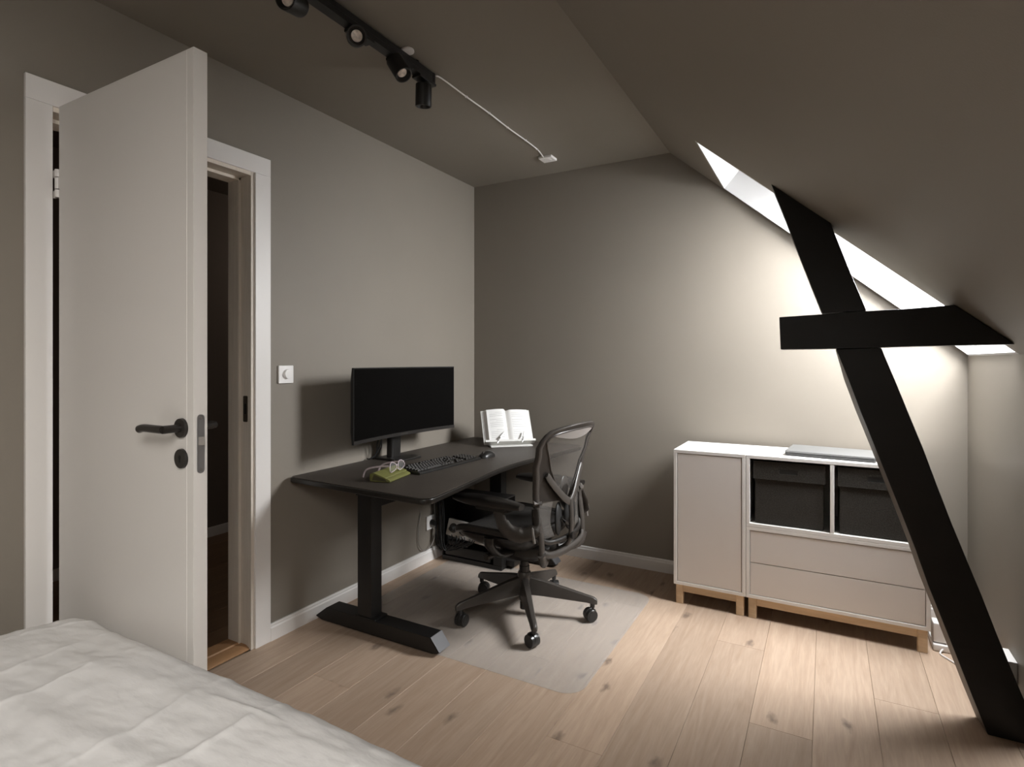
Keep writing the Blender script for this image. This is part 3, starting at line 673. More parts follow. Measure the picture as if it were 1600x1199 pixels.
RM = Matrix.Translation((0.26, -0.448, 0.195)) @ Matrix.Rotation(math.radians(6), 4, 'Y') @ Matrix.Rotation(math.radians(-12), 4, 'X')
fin(box(B(), -0.165, 0.165, -0.020, 0.022, -0.052, 0.052, RM), 'body', 'power_strip_white', ps, bevel=0.005)
for k in range(4):
    x = -0.115 + 0.077 * k
    bm = cyl(B(), RM @ Vector((x, -0.0195, 0)), RM @ Vector((x, -0.0215, 0)), 0.030, None, 24); so = fin(bm, 'socket', 'graphite', ps)
    bm = B(); [cyl(bm, RM @ Vector((x + d_, -0.0213, 0)), RM @ Vector((x + d_, -0.0222, 0)), 0.005, None, 10) for d_ in (-0.011, 0.011)]; fin(bm, 'socket_hole', 'matte_black', so)
    if k in (0, 1, 3):
        fin(cyl(B(), RM @ Vector((x, -0.0225, 0)), RM @ Vector((x, -0.052, -0.004)), 0.019, 0.014, 18), 'plug', 'black_plastic', so)
pa = fin(box(B(), 0.10, 0.25, -0.462, -0.40, 0.098, 0.128), 'laptop_charger', 'graphite', None, bevel=0.007); tag(pa, 'dark charger brick below the power strip in the rack', 'charger')
pa2 = fin(box(B(), 0.075, 0.42, -0.465, -0.38, 0.0302, 0.097), 'cable_bundle_box', 'black_plastic', None, bevel=0.012); tag(pa2, 'black plastic cable box on the rack bottom tray', 'box')
pcb = B(); rr = random.Random(12)
for k in range(9):
    y0 = -0.475 - 0.004 * (k % 3); x = 0.05 + 0.012 * (k % 4)
    tube(pcb, bez([(x, -0.46 - .01 * (k % 2), 0.68), (x - 0.01, y0 - 0.02, 0.50), (x + rr.uniform(-.015, .02), y0 - 0.03 * rr.random(), 0.30), (x + rr.uniform(-.02, .03), y0 - 0.03, 0.12), (x + 0.04, y0 - 0.01, 0.07), (x + 0.07 + .02 * k, y0 - 0.008, 0.14), (x + 0.05 + .025 * k, y0 + 0.003, 0.17)], 6), 0.0032, 7)
fin(pcb, 'cords', 'cable_black', ps, label='tangle of black cords')
wc = fin(tube(B(), bez([(0.006, -0.62, 0.34), (0.010, -0.65, 0.22), (0.014, -0.64, 0.12), (0.022, -0.58, 0.085), (0.03, -0.53, 0.12), (0.035, -0.50, 0.2)], 8), 0.0026, 8), 'grey_cable', 'cable_grey', None)
tag(wc, 'thin pale cable looping down the wall beside the cable rack', 'cable')
soc = thing('wall_socket', 'white wall socket on the left wall under the desk', 'socket', (0, -0.522, 0.245))
fin(box(B(), 0.0004, 0.012, -0.565, -0.48, 0.200, 0.286), 'plate', 'plastic_white', soc, bevel=0.003)
fin(cyl(B(), (0.011, -0.522, 0.243), (0.0135, -0.522, 0.243), 0.022, None, 22), 'outlet', 'plastic_white', soc)
fin(cyl(B(), (0.0135, -0.522, 0.243), (0.045, -0.522, 0.240), 0.019, 0.015, 18), 'plug', 'black_plastic', soc)

# ------------------------------------------------------------------ chair mat
pts = rrect(0.115, 1.392, -1.442, -0.385, 0.085, 8)
mo = fin(prism(B(), pts, 0.0006, 0.0028, 'z'), 'chair_mat', 'mat_plastic', None, bevel=0.0006, seg=1)
tag(mo, 'translucent grey floor protector mat under the office chair', 'mat')

# ================================================================== OFFICE CHAIR (local: +X forward, +Y its left)
CH = thing('office_chair', 'graphite mesh-back ergonomic office chair on casters at the desk', 'chair', (0.888, -0.914, 0.003), PI - math.radians(4), local=True)
# five-arm base
rb = math.radians(17) - (PI - math.radians(4))
def xsec(x, z, hw, hh): return [Vector((x, y * hw, z + q * hh)) for y, q in ((-1, -1), (-0.55, 1), (0.55, 1), (1, -1))]
first = None
for k in range(5):
    if first is None:
        bm = loft(B(), [xsec(0.026, 0.150, 0.028, 0.042), xsec(0.10, 0.141, 0.025, 0.036), xsec(0.22, 0.121, 0.021, 0.025), xsec(0.31, 0.106, 0.018, 0.017), xsec(0.345, 0.099, 0.017, 0.016), xsec(0.362, 0.091, 0.012, 0.010)])
        o = fin(bm, 'base_leg', 'graphite', CH, bevel=0.004, seg=2)
        bm = B(); cyl(bm, (0.338, 0, 0.062), (0.338, 0, 0.100), 0.011, 0.014, 14)
        cs_, sn_ = math.cos(0.6), math.sin(0.6)
        cx_, cy_ = 0.338 - 0.012 * cs_, -0.012 * sn_ * 1
        for s in (-1, 1):
            a = Vector((cx_ - sn_ * 0.006 * s, cy_ + cs_ * 0.006 * s, 0.0305)); b_ = Vector((cx_ - sn_ * 0.024 * s, cy_ + cs_ * 0.024 * s, 0.0305))
            cyl(bm, a, b_, 0.0300, 0.0285, 26); cyl(bm, b_, b_ + (b_ - a) * 0.12, 0.02, 0.018, 20)
        cyl(bm, (cx_ + sn_ * 0.008, cy_ - cs_ * 0.008, 0.034), (cx_ - sn_ * 0.008, cy_ + cs_ * 0.008, 0.034), 0.031, None, 22)
        c = fin(bm, 'caster', 'wheel_rubber', o, bevel=0.0015, seg=1)
        first = (o, c)
    else:
        o = first[0].copy(); COL.objects.link(o); o.parent = CH
        c = first[1].copy(); COL.objects.link(c); c.parent = o; c.rotation_euler = (0, 0, 0)
    o.rotation_euler = (0, 0, rb + k * 2 * PI / 5)
bm = B(); loft(bm, [[Vector((r * math.cos(2 * PI * k / 28), r * math.sin(2 * PI * k / 28), z)) for k in range(28)] for z, r in ((0.066, 0.020), (0.075, 0.026), (0.105, 0.030), (0.19, 0.036), (0.205, 0.034), (0.215, 0.030))])
fin(bm, 'hub', 'graphite', CH)
bm = B(); cyl(bm, (0, 0, 0.21), (0, 0, 0.245), 0.0255, None, 24); fin(bm, 'gas_column', 'graphite_dark', CH)
fin(cyl(B(), (0, 0, 0.2455), (0, 0, 0.31), 0.0225, 0.0225, 24), 'piston', 'graphite_dark', CH)
fin(cyl(B(), (0, 0, 0.03), (0, 0, 0.0655), 0.022, None, 20), 'column_foot', 'graphite_dark', CH)
# tilt housing
bm = B(); rings = []
for x, hw, z0, z1 in ((-0.17, 0.05, 0.335, 0.37), (-0.13, 0.085, 0.30, 0.385), (-0.05, 0.105, 0.275, 0.39), (0.05, 0.105, 0.272, 0.39), (0.13, 0.09, 0.295, 0.385), (0.17, 0.06, 0.325, 0.375)):
    rings.append([Vector((x, hw * a, z0 + (z1 - z0) * b_)) for a, b_ in ((-0.7, 0), (0.7, 0), (1, 0.35), (1, 0.8), (0.8, 1), (-0.8, 1), (-1, 0.8), (-1, 0.35))])
fin(loft(bm, rings), 'tilt_housing', 'graphite_dark', CH, subsurf=1)
for s in (-1, 1):
    fin(tube(B(), bez([(-0.155, s * 0.055, 0.345), (-0.19, s * 0.12, 0.345), (-0.215, s * 0.185, 0.355), (-0.222, s * 0.212, 0.40)], 6), 0.018, 12, flat=((0, 0, 1), 1.4)), 'back_link', 'graphite', CH)
    fin(tube(B(), bez([(0.02, s * 0.10, 0.335), (0.03, s * 0.19, 0.35), (0.04, s * 0.245, 0.40), (0.04, s * 0.25, 0.44)], 6), 0.016, 12, flat=((1, 0, 0), 1.7)), 'seat_link', 'graphite_dark', CH)
fin(cyl(B(), (0.06, 0.105, 0.335), (0.06, 0.205, 0.340), 0.006, None, 12), 'adjust_lever', 'graphite_dark', CH)
fin(cyl(B(), (0.06, 0.205, 0.340), (0.06, 0.245, 0.342), 0.018, 0.016, 18), 'tension_knob', 'graphite_dark', CH, bevel=0.002)
# seat
def seat_pt(a, k=1.0):
    ca, sa = math.cos(a), math.sin(a); e = 0.42
    x = (abs(ca) ** e) * (1 if ca > 0 else -1); y = (abs(sa) ** e) * (1 if sa > 0 else -1)
    xx = 0.055 + 0.235 * x * k; yy = (0.255 + 0.012 * x) * y * k
    return Vector((xx, yy, seat_z(xx, yy)))
def seat_z(x, y):
    z = 0.462 + 0.020 * (abs(y) / 0.26) ** 2
    if x > 0.17: z -= 1.3 * (x - 0.17) ** 2 * 2.2
    if x < -0.08: z += 0.12 * (-0.08 - x)
    return z
NS = 64
bm = B(); rings = []
for q in range(NS):
    a = 2 * PI * q / NS; o_, i_ = seat_pt(a, 1.0), seat_pt(a, 0.86)
    rings.append([o_ + Vector((0, 0, -0.026)), o_ + Vector((0, 0, -0.004)), o_.lerp(i_, 0.25) + Vector((0, 0, 0.004)), i_ + Vector((0, 0, 0.0)), i_ + Vector((0, 0, -0.014)), o_.lerp(i_, 0.4) + Vector((0, 0, -0.032))])
fin(loft(bm, rings, closed=True), 'seat_frame', 'graphite_dark', CH, angle=50)
bm = B(); vv = {}
prev = None
for kk in range(1, 8):
    f = 0.87 * kk / 7; ring = []
    for q in range(NS):
        p = seat_pt(2 * PI * q / NS, f); p.z -= 0.012 * (1 - (kk / 7) ** 2) + 0.002; ring.append(bm.verts.new(p))
    if prev is None: bm.faces.new(ring)
    else:
        for q in range(NS): bm.faces.new((prev[q], prev[(q + 1) % NS], ring[(q + 1) % NS], ring[q]))
    prev = ring
fin(bm, 'seat_mesh', 'seat_mesh', CH, angle=180)
bm = B(); rings = []
for f_, dz_ in ((0.93, -0.030), (0.90, -0.048), (0.74, -0.085), (0.50, -0.115), (0.36, -0.125)):
    ring = []
    for q in range(NS):
        p = seat_pt(2 * PI * q / NS, f_); ring.append(Vector((p.x - 0.02 * (1 - f_), p.y, max(0.335, min(p.z, 0.47) + dz_))))
    rings.append(ring)
fin(loft(bm, rings), 'seat_pan', 'graphite_dark', CH, angle=60)
# backrest
def lerp_tab(tab, z):
    if z <= tab[0][0]: return tab[0][1]
    for (a, va), (b_, vb) in zip(tab[:-1], tab[1:]):
        if z <= b_: t = (z - a) / (b_ - a); t = t * t * (3 - 2 * t); return va + (vb - va) * t
    return tab[-1][1]
WO = [(0.455, 0.195), (0.52, 0.218), (0.62, 0.222), (0.70, 0.232), (0.80, 0.250), (0.88, 0.262), (0.93, 0.262)]
XP = [(0.40, -0.205), (0.52, -0.190), (0.64, -0.190), (0.75, -0.205), (0.86, -0.235), (0.95, -0.270), (1.0, -0.292)]
def bx_(y, z): return lerp_tab(XP, z) - 0.050 * (1 - (min(1, abs(y) / 0.25)) ** 2) + 0.012
def bp(y, z, d=0): return Vector((bx_(y, z) - d, y, z))
side = [0.455, 0.50, 0.56, 0.62, 0.68, 0.74, 0.80, 0.85, 0.88]
half_o = [(lerp_tab(WO, z), z) for z in side] + [(0.258, 0.912), (0.243, 0.938), (0.215, 0.956), (0.17, 0.967), (0.12, 0.974), (0.06, 0.978), (0.0, 0.979)]
WI = [(0.600, 0.030), (0.63, 0.052), (0.68, 0.090), (0.74, 0.128), (0.80, 0.166), (0.86, 0.200), (0.90, 0.212)]
zi = [0.596, 0.598, 0.605, 0.625, 0.66, 0.71, 0.77, 0.83, 0.875]
half_i = [(lerp_tab(WI, z), z) for z in zi]; half_i[0] = (0.006, 0.594); half_i[1] = (0.020, 0.596)
half_i += [(0.222, 0.905), (0.212, 0.925), (0.190, 0.936), (0.155, 0.943), (0.11, 0.947), (0.055, 0.950), (0.0, 0.950)]
def full(h_): return [(y, z) for y, z in h_] + [(-y, z) for y, z in reversed(h_[:-1])]
def strip_ring(outer, inner, t, cl=False, rnd=0.006):
    bm = B(); rings = []
    for (yo, zo), (yi, zi_) in zip(outer, inner):
        o_, i_ = bp(yo, zo), bp(yi, zi_); m_ = o_.lerp(i_, 0.5); dx_ = Vector((t, 0, 0)); e = min(0.3, rnd / max(0.001, (o_ - i_).length))
        rings.append([o_ - dx_ * 0.4, o_ + dx_ * 0.4, o_.lerp(i_, e) + dx_, i_.lerp(o_, e) + dx_ * 0.8, i_ + dx_ * 0.3, i_ - dx_ * 0.3, i_.lerp(o_, e) - dx_ * 0.8, o_.lerp(i_, e) - dx_])
    return loft(bm, rings, closed=cl)
# upper hourglass: outer rail and the broad inner border running down to the V
lowhalf_o = half_o[:]; lowhalf_o = [(lerp_tab(WO, z), z) for z in (0.60, 0.61, 0.63, 0.655, 0.69, 0.74, 0.79, 0.84, 0.88)] + half_o[9:]
rail_i = []
for (yo, zo), (yi, zi_) in zip(lowhalf_o, half_i):
    rail_i.append((yo + (yi - yo) * min(1, 0.030 / max(0.001, math.hypot(yo - yi, zo - zi_))), zo + (zi_ - zo) * min(1, 0.030 / max(0.001, math.hypot(yo - yi, zo - zi_)))))
fo = fin(strip_ring(full(lowhalf_o), full([(yi, zi_) for yi, zi_ in rail_i]), 0.011), 'back_frame', 'graphite', CH, angle=50)
bm = B()                                                     # dark broad border between the rail and the opening
for sgn in (1, -1):
    rings = []
    for (yo, zo), (yi, zi_) in list(zip(rail_i, half_i))[2:11]:
        o_, i_ = bp(sgn * yo, zo), bp(sgn * yi, zi_); d_ = Vector((0.004, 0, 0)); rings.append([o_ + d_, i_ + d_, i_ - d_, o_ - d_])
    loft(bm, rings)
fin(bm, 'back_border', 'graphite_dark', fo, angle=60)
fin(tube(B(), [bp(y, z, 0.004) for y, z in full(half_i)[1:-1]], 0.0045, 8), 'opening_rim', 'graphite', fo)
# mesh skin in the upper opening
bm = B(); prev = None
hz_i = half_i[2:]
for y, z in hz_i:
    ring = [bm.verts.new(bp(y * s_, z if True else z)) for s_ in [-1 + 2 * q / 16 for q in range(17)]]
    if prev:
        for q in range(16):
            try: bm.faces.new((prev[q], prev[q + 1], ring[q + 1], ring[q]))
            except Exception: pass
    prev = ring
fin(bm, 'back_mesh', 'chair_mesh', CH, angle=180)
# crescent head edge where the mesh folds over the top rail
bm = B(); rings = []
for q in range(21):
    s_ = -1 + 2 * q / 20; y = 0.205 * s_; zt = 0.948 - 0.012 * abs(s_) ** 3; zb = zt - 0.042 * (1 - s_ * s_) - 0.004
    rings.append([bp(y, zt, 0.002), bp(y, zb, 0.002), bp(y, zb, 0.005), bp(y, zt, 0.005)])
fin(loft(bm, rings), 'top_hem', 'chair_hem', fo)
# V brace: broad arms from the waist of the frame into the spine, then the lower yoke
V0 = bp(0, 0.600, 0.030)
for s in (1, -1):
    fin(tube(B(), bez([bp(s * 0.178, 0.748, 0.012), bp(s * 0.12, 0.688, 0.016), bp(s * 0.055, 0.628, 0.026), V0 + Vector((0, s * 0.004, -0.004))], 6), [0.015] + [0.018] * 17 + [0.019], 14, flat=((1, 0, 0), 0.38)), 'v_brace', 'graphite', CH)
    # side uprights of the yoke
    fin(tube(B(), bez([bp(s * 0.212, 0.640, 0.006), bp(s * 0.212, 0.56, 0.012), bp(s * 0.208, 0.47, 0.018), Vector((-0.222, s * 0.205, 0.385))], 6), [0.014] * 6 + [0.018] * 13, 12, flat=((1, 0, 0), 0.6)), 'upright', 'graphite', CH)
    fin(tube(B(), [bp(s * 0.232, 0.626, 0.008), bp(s * 0.206, 0.626, 0.024)], [0.013, 0.010], 12), 'pivot', 'satin_metal', CH)
    # mesh of the lower back, beside the lumbar pads
    bm = B(); rings = []
    for z in [0.455 + 0.02 * k for k in range(9)]:
        yo = lerp_tab(WO, z) - 0.004; yi = 0.105 + 0.02 * math.sin((z - 0.455) / 0.16 * PI)
        rings.append([bp(s * yo, z), bp(s * yi, z, 0.0), bp(s * yi, z, 0.003), bp(s * yo, z, 0.003)])
    fin(loft(bm, rings), 'lower_mesh', 'satin_metal' if False else 'chair_mesh', CH, angle=180)
    # frame of the lower back below the waist
    fin(tube(B(), bez([bp(s * 0.222, 0.60), bp(s * 0.219, 0.54), bp(s * 0.205, 0.475), bp(s * 0.165, 0.440), bp(s * 0.10, 0.430), bp(0, 0.428)], 6), 0.013, 12, flat=((1, 0, 0), 0.9)), 'lower_frame', 'graphite_dark', fo)
fin(tube(B(), bez([V0 + Vector((0, 0, 0.008)), V0 + Vector((-0.006, 0, -0.07)), Vector((-0.262, 0, 0.46)), Vector((-0.245, 0, 0.40)), Vector((-0.18, 0, 0.352))], 6), [0.017] * 25, 12, flat=((1, 0, 0), 0.6)), 'spine', 'graphite', CH)
fin(tube(B(), bez([(-0.218, 0.205, 0.405), (-0.232, 0.17, 0.384), (-0.238, 0.09, 0.372), (-0.239, 0, 0.370), (-0.238, -0.09, 0.372), (-0.232, -0.17, 0.384), (-0.218, -0.205, 0.405)], 6), 0.0165, 12, flat=((1, 0, 0), 0.75)), 'yoke_crossbar', 'graphite', CH)
for s in (1, -1):
    M_ = Matrix.Rotation(math.radians(s * 12), 3, 'Z')
    fin(ell(B(), bp(s * 0.058, 0.525, -0.002), (0.013, 0.042, 0.080), M=M_), 'lumbar_pad', 'matte_black', CH)
    fin(tube(B(), [bp(s * 0.06, 0.53, 0.014), bp(s * 0.04, 0.51, 0.022), bp(s * 0.01, 0.49, 0.024)], 0.008, 10), 'pad_arm', 'graphite_dark', CH)
fin(ell(B(), bp(0, 0.660, -0.006), (0.010, 0.040, 0.058)), 'sacral_pad', 'graphite_dark', CH)
fin(cyl(B(), (-0.262, 0.0, 0.44), (-0.278, 0.0, 0.44), 0.020, 0.018, 20), 'lumbar_knob', 'graphite_dark', CH, bevel=0.002)
# armrests
for s in (1, -1):
    bm = B(); rings = []
    for k in range(15):
        t = k / 14; x = -0.175 + 0.385 * t; hw = 0.046 * min(1, math.sin(PI * (0.09 + 0.82 * t)) ** 0.35 * (0.82 + 0.25 * t)); hh = 0.026 * min(1, (math.sin(PI * (0.05 + 0.9 * t)) ** 0.4))
        cy = s * (0.305 - 0.025 * t)
        rings.append([Vector((x, cy + hw * math.copysign(abs(math.cos(a)) ** 0.7, math.cos(a)), 0.622 - 0.002 * t + hh * math.copysign(abs(math.sin(a)) ** 0.7, math.sin(a)))) for a in [2 * PI * q / 20 for q in range(20)]])
    ap = fin(loft(B(), rings), 'arm_pad', 'graphite_dark', CH, angle=60)
    fin(prism(B(), rrect(-0.11, 0.07, s * 0.295 - 0.032, s * 0.295 + 0.032, 0.02), 0.590, 0.612, 'z'), 'pad_base', 'black_plastic', ap, bevel=0.003)
    fin(tube(B(), bez([bp(s * 0.225, 0.60, 0.014), Vector((-0.218, s * 0.248, 0.53)), Vector((-0.170, s * 0.268, 0.492)), Vector((-0.105, s * 0.285, 0.497)), Vector((-0.062, s * 0.295, 0.54)), Vector((-0.045, s * 0.297, 0.596))], 7), [0.018] * 8 + [0.030] * 8 + [0.036] * 12 + [0.030] * 8, 14, flat=((0, 1, 0), 0.40)), 'arm_support', 'graphite', CH)
    fin(tube(B(), bez([Vector((-0.205, s * 0.262, 0.530)), Vector((-0.212, s * 0.268, 0.50)), Vector((-0.218, s * 0.268, 0.462))], 5), [0.004] + [0.006] * 10, 10), 'arm_lever', 'satin_metal', CH)

# ================================================================== CABINETS
CY0, CY1 = -0.410, -0.055
def cabinet_legs(t, x0, x1):
    f = fin(box(B(), x0 + 0.045, x1 - 0.045, CY0 + 0.016, CY0 + 0.034, 0.060, 0.0995), 'leg_rail', 'birch', t, bevel=0.002)
    fin(box(B(), x0 + 0.045, x1 - 0.045, CY1 - 0.034, CY1 - 0.016, 0.060, 0.0995), 'leg_rail', 'birch', t, bevel=0.002)
    for x in (x0 + 0.028, x1 - 0.028):
        for y in (CY0 + 0.026, CY1 - 0.026):
            fin(prism(B(), rrect(x - 0.019, x + 0.019, y - 0.019, y + 0.019, 0.008), 0.0005, 0.0995, 'z'), 'leg', 'birch', t)
        fin(box(B(), x - 0.009, x + 0.009, CY0 + 0.04, CY1 - 0.04, 0.062, 0.0995), 'leg_rail', 'birch', t, bevel=0.002)
def carcass(t, x0, x1, z0, z1, th_=0.017):
    for nm, a in (('bottom_panel', (x0, x1, CY0, CY1, z0, z0 + th_)), ('top_panel', (x0, x1, CY0, CY1, z1 - th_, z1)), ('side_panel', (x0, x0 + th_, CY0, CY1, z0 + th_, z1 - th_)), ('side_panel', (x1 - th_, x1, CY0, CY1, z0 + th_, z1 - th_)), ('back_panel', (x0 + th_, x1 - th_, CY1 - 0.008, CY1, z0 + th_, z1 - th_))):
        fin(box(B(), *a), nm, 'cabinet_edge', t, bevel=0.0012, seg=1)
c1 = thing('tall_cabinet', 'narrow white cabinet with one plain door on birch legs', 'cabinet', (1.684, (CY0 + CY1) / 2, 0))
carcass(c1, 1.508, 1.860, 0.100, 0.805); cabinet_legs(c1, 1.508, 1.860)
fin(box(B(), 1.5275, 1.8405, CY0 + 0.002, CY0 + 0.018, 0.1195, 0.7855), 'door', 'cabinet_white', c1, bevel=0.0015)
c2 = thing('drawer_cabinet', 'white two-drawer cabinet on birch legs, below the open shelf unit', 'cabinet', (2.238, (CY0 + CY1) / 2, 0))
X0, X1 = 1.8615, 2.604
carcass(c2, X0, X1, 0.100, 0.4515); cabinet_legs(c2, X0, X1)
for a, b_ in ((0.1195, 0.2745), (0.2775, 0.432)):
    d = fin(box(B(), X0 + 0.0195, X1 - 0.0195, CY0 + 0.002, CY0 + 0.018, a, b_), 'drawer', 'cabinet_white', c2, bevel=0.0015)
    fin(box(B(), X0 + 0.03, X1 - 0.03, CY0 + 0.0185, CY1 - 0.02, a + 0.01, b_ - 0.03), 'drawer_box', 'cabinet_edge', d)
c3 = thing('shelf_unit', 'white open two-compartment shelf unit stacked on the drawer cabinet', 'shelf', (2.238, (CY0 + CY1) / 2, 0.452))
carcass(c3, X0, X1, 0.452, 0.805)
fin(box(B(), 2.2245, 2.2415, CY0 + 0.0005, CY1 - 0.009, 0.4695, 0.7875), 'divider', 'cabinet_edge', c3, bevel=0.0012, seg=1)
# storage boxes
def storage_box(x0, x1, label):
    t = thing('storage_box', label, 'box', ((x0 + x1) / 2, -0.24, 0.4695)); t['group'] = 'dark fabric storage boxes in the shelf unit'
    b0, b1, f0, f1 = x0 + 0.007, x1 - 0.007, CY0 + 0.016, CY1 - 0.02
    fin(box(B(), b0, b1, f0, f1, 0.4697, 0.735), 'body', 'box_fabric', t, bevel=0.006)
    g = 0.006; z0, z1 = 0.690, 0.777; xm = (x0 + x1) / 2; sw, sz0, sz1 = 0.040, 0.722, 0.746
    bm = B(); box(bm, x0, x1, f0 - g, f1 + g, z1 - 0.005, z1)
    box(bm, x0, x0 + 0.006, f0 - g, f1 + g, z0, z1 - 0.005); box(bm, x1 - 0.006, x1, f0 - g, f1 + g, z0, z1 - 0.005); box(bm, x0 + 0.006, x1 - 0.006, f1 + 0.0005, f1 + g, z0, z1 - 0.005)
    for a in ((x0 + 0.006, xm - sw, z0, z1 - 0.005), (xm + sw, x1 - 0.006, z0, z1 - 0.005), (xm - sw, xm + sw, z0, sz0), (xm - sw, xm + sw, sz1, z1 - 0.005)):
        box(bm, a[0], a[1], f0 - g, f0 - 0.0008, a[2], a[3])
    ld = fin(bm, 'lid', 'box_fabric', t, smooth=False)
    fin(box(B(), xm - sw, xm + sw, f0 - 0.0030, f0 - 0.0008, sz0, sz1), 'handle_slot', 'matte_black', ld)
    fin(box(B(), x0 + 0.0005, x1 - 0.0005, f0 - g - 0.0012, f0 - g, z0, z0 + 0.004), 'lid_hem', 'box_fabric', ld)
storage_box(1.894, 2.206, 'dark grey fabric storage box beside the tall cabinet')
storage_box(2.256, 2.570, 'dark grey fabric storage box partly hidden by the leaning post')
# laptop on top
lp = thing('laptop', 'closed grey laptop lying on top of the white shelf unit', 'laptop', (2.232, -0.235, 0.805), math.radians(-6), local=True)
LW_, LD_ = 0.19, 0.125
fin(prism(B(), rrect(-LW_, LW_, -LD_, LD_, 0.012), 0.0025, 0.0165, 'z'), 'base', 'laptop_dark', lp, bevel=0.002)
fin(prism(B(), rrect(-LW_, LW_, -LD_, LD_, 0.012), 0.0175, 0.0245, 'z'), 'lid', 'laptop_grey', lp, bevel=0.0015)
bm = B(); [cyl(bm, (x, y, 0.0002), (x, y, 0.0027), 0.008, None, 12) for x in (-0.15, 0.15) for y in (-0.1, 0.1)]; fin(bm, 'rubber_feet', 'matte_black', lp)
fin(box(B(), -0.12, 0.12, LD_ - 0.010, LD_ - 0.004, 0.016, 0.0185), 'hinge', 'laptop_dark', lp)
# things on the floor behind the cabinet
ex = thing('white_power_strip', 'white power strip on the floor beside the drawer cabinet', 'power strip', (2.70, -0.24, 0))
fin(box(B(), 2.618, 2.690, -0.36, -0.06, 0.0008, 0.030), 'body', 'plastic_white', ex, bevel=0.006)
for k in range(3): fin(cyl(B(), (2.654, -0.31 + 0.09 * k, 0.0295), (2.654, -0.31 + 0.09 * k, 0.0315), 0.022, None, 20), 'socket', 'mark_grey', ex)
ad = thing('white_adapter', 'white power adapter plugged into the white power strip', 'adapter', (2.68, -0.31, 0.031))
fin(box(B(), 2.620, 2.684, -0.345, -0.275, 0.032, 0.118), 'body', 'plastic_white', ad, bevel=0.008)
fin(tube(B(), bez([(2.652, -0.31, 0.117), (2.66, -0.30, 0.15), (2.70, -0.26, 0.15), (2.72, -0.22, 0.08), (2.74, -0.15, 0.03), (2.75, -0.05, 0.02)], 6), 0.003, 8), 'cord', 'plastic_white', ad)
wb = thing('wall_adapter_box', 'small white double socket box on the low knee wall behind the post', 'socket', (KX, -0.775, 0.17))
fin(box(B(), KX - 0.048, KX - 0.0005, -0.815, -0.70, 0.125, 0.205), 'body', 'plastic_white', wb, bevel=0.004)
fin(box(B(), KX - 0.051, KX - 0.0478, -0.80, -0.715, 0.135, 0.195), 'face_plate', 'plastic_white', wb, bevel=0.002)
fin(cyl(B(), (KX - 0.052, -0.7575, 0.165), (KX - 0.0508, -0.7575, 0.165), 0.02, None, 20), 'outlet', 'mark_grey', wb)
fin(tube(B(), bez([(2.655, -0.355, 0.016), (2.640, -0.385, 0.0042), (2.662, -0.425, 0.0042), (2.698, -0.479, 0.0042), (2.745, -0.56, 0.0042), (2.775, -0.65, 0.0042), (2.785, -0.72, 0.06), (2.78, -0.735, 0.124)], 8), 0.0036, 8), 'cord', 'plastic_white', ex)

# ================================================================== WALL SWITCH, CEILING ITEMS
sw = thing('dimmer_switch', 'square white dimmer switch with round knob beside the door casing', 'switch', (0, -1.626, 1.207))
fin(box(B(), 0.0004, 0.011, -1.667, -1.585, 1.165, 1.248), 'plate', 'plastic_white', sw, bevel=0.003)
fin(cyl(B(), (0.010, -1.622, 1.208), (0.0245, -1.622, 1.208), 0.0235, 0.0215, 32), 'knob', 'plastic_white', sw, bevel=0.002)
TX = 0.720; RZ = H - 0.012
tl = thing('track_light', 'black ceiling track light with four adjustable spotlights', 'lamp', (TX, -1.95, H))
fin(box(B(), TX - 0.020, TX + 0.020, -2.62, -1.470, RZ - 0.042, RZ), 'track', 'black_metal', tl, bevel=0.002)
fin(box(B(), TX + 0.0203, TX + 0.0212, -2.60, -1.475, RZ - 0.024, RZ - 0.021), 'track_groove', 'graphite_dark', tl)
fin(box(B(), TX - 0.022, TX + 0.022, -1.4695, -1.455, RZ - 0.044, RZ + 0.001), 'end_cap', 'black_plastic', tl, bevel=0.003)
for y in (-2.45, -1.56): fin(cyl(B(), (TX, y, RZ), (TX, y, H - 0.0004), 0.012, None, 16), 'mount', 'black_metal', tl)
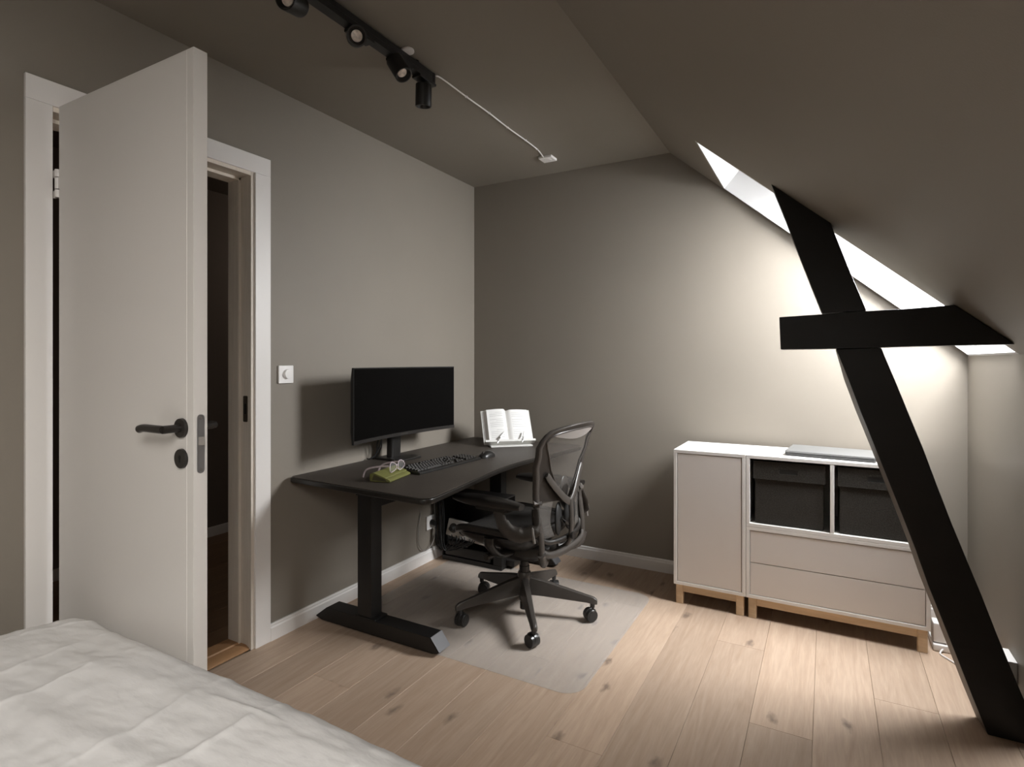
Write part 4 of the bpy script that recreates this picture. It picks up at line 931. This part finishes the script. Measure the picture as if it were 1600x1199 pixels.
def spot(y, aim, c, ln=0.088):
    z = RZ - 0.042
    ar = fin(box(B(), TX - 0.023, TX + 0.023, y - 0.055, y + 0.055, z - 0.012, z - 0.0003), 'spotlight', 'black_metal', tl, bevel=0.003)
    a = Vector(aim).normalized(); c = Vector(c)
    fin(cyl(B(), (TX, y, z - 0.011), (TX * 0.4 + c.x * 0.6, y * 0.4 + c.y * 0.6, min(z - 0.02, c.z + 0.010)), 0.015, None, 18), 'swivel', 'black_metal', ar)
    s0, s1 = c - a * ln * 0.5, c + a * ln * 0.5
    bm = B(); n = 30; u_, v_ = frame_of(a); RH = 0.034
    def ring(p, r): return [p + (u_ * math.cos(2 * PI * k / n) + v_ * math.sin(2 * PI * k / n)) * r for k in range(n)]
    loft(bm, [ring(s0, RH - 0.005), ring(s0 + a * 0.004, RH), ring(s1 - a * 0.002, RH), ring(s1, RH - 0.001), ring(s1, RH - 0.005), ring(s1 - a * 0.016, 0.021), ring(s1 - a * 0.018, 0.001)])
    fin(bm, 'lamp_head', 'black_metal', ar, angle=40)
    bm = B(); loft(bm, [ring(s1 - a * 0.0175, 0.020), ring(s1 - a * 0.013, 0.0185), ring(s1 - a * 0.012, 0.010), ring(s1 - a * 0.012, 0.002)]); fin(bm, 'bulb', 'lamp_glass', ar)
spot(-2.19, (0.30, -0.90, -0.30), (0.735, -2.195, H - 0.112))
spot(-1.885, (0.66, -0.62, -0.42), (0.758, -1.940, H - 0.099))
spot(-1.665, (0.42, -0.02, -0.62), (0.752, -1.705, H - 0.101))
spot(-1.505, (-0.10, 0.10, -1.0), (0.720, -1.510, H - 0.122), 0.092)
rs = fin(prism(B(), [(0.746 + 0.026 * math.cos(2 * PI * k / 32), -1.645 + 0.026 * math.sin(2 * PI * k / 32)) for k in range(32)], H - 0.0105, H - 0.0005, 'z'), 'ceiling_sensor', 'plastic_white', None, bevel=0.003)
tag(rs, 'round white disc on the ceiling just behind the track light', 'sensor')
cb = thing('ceiling_socket', 'small flat white ceiling outlet box at the end of the white cable', 'socket', (0.718, -0.287, H))
fin(box(B(), 0.675, 0.762, -0.329, -0.243, H - 0.016, H - 0.0005), 'plate', 'plastic_white', cb, bevel=0.004)
fin(cyl(B(), (0.718, -0.286, H - 0.0155), (0.718, -0.286, H - 0.018), 0.024, None, 22), 'outlet', 'plastic_white', cb)
cc = thing('ceiling_cable', 'thin white cable clipped along the ceiling to the outlet box', 'cable', (0.73, -0.9, H))
fin(tube(B(), bez([(0.738, -1.453, H - 0.018), (0.737, -1.40, H - 0.008), (0.731, -1.2, H - 0.0045), (0.734, -1.0, H - 0.005), (0.728, -0.8, H - 0.0045), (0.731, -0.6, H - 0.005), (0.727, -0.45, H - 0.0045), (0.716, -0.37, H - 0.006), (0.708, -0.325, H - 0.010)], 8), 0.0035, 8), 'cord', 'plastic_white', cc)
for y, x in ((-1.2, 0.731), (-1.0, 0.734), (-0.8, 0.728), (-0.6, 0.731), (-0.45, 0.727)):
    fin(box(B(), x - 0.006, x + 0.006, y - 0.004, y + 0.004, H - 0.009, H - 0.0005), 'clip', 'plastic_white', cc, bevel=0.002)
bpy.context.view_layer.update()
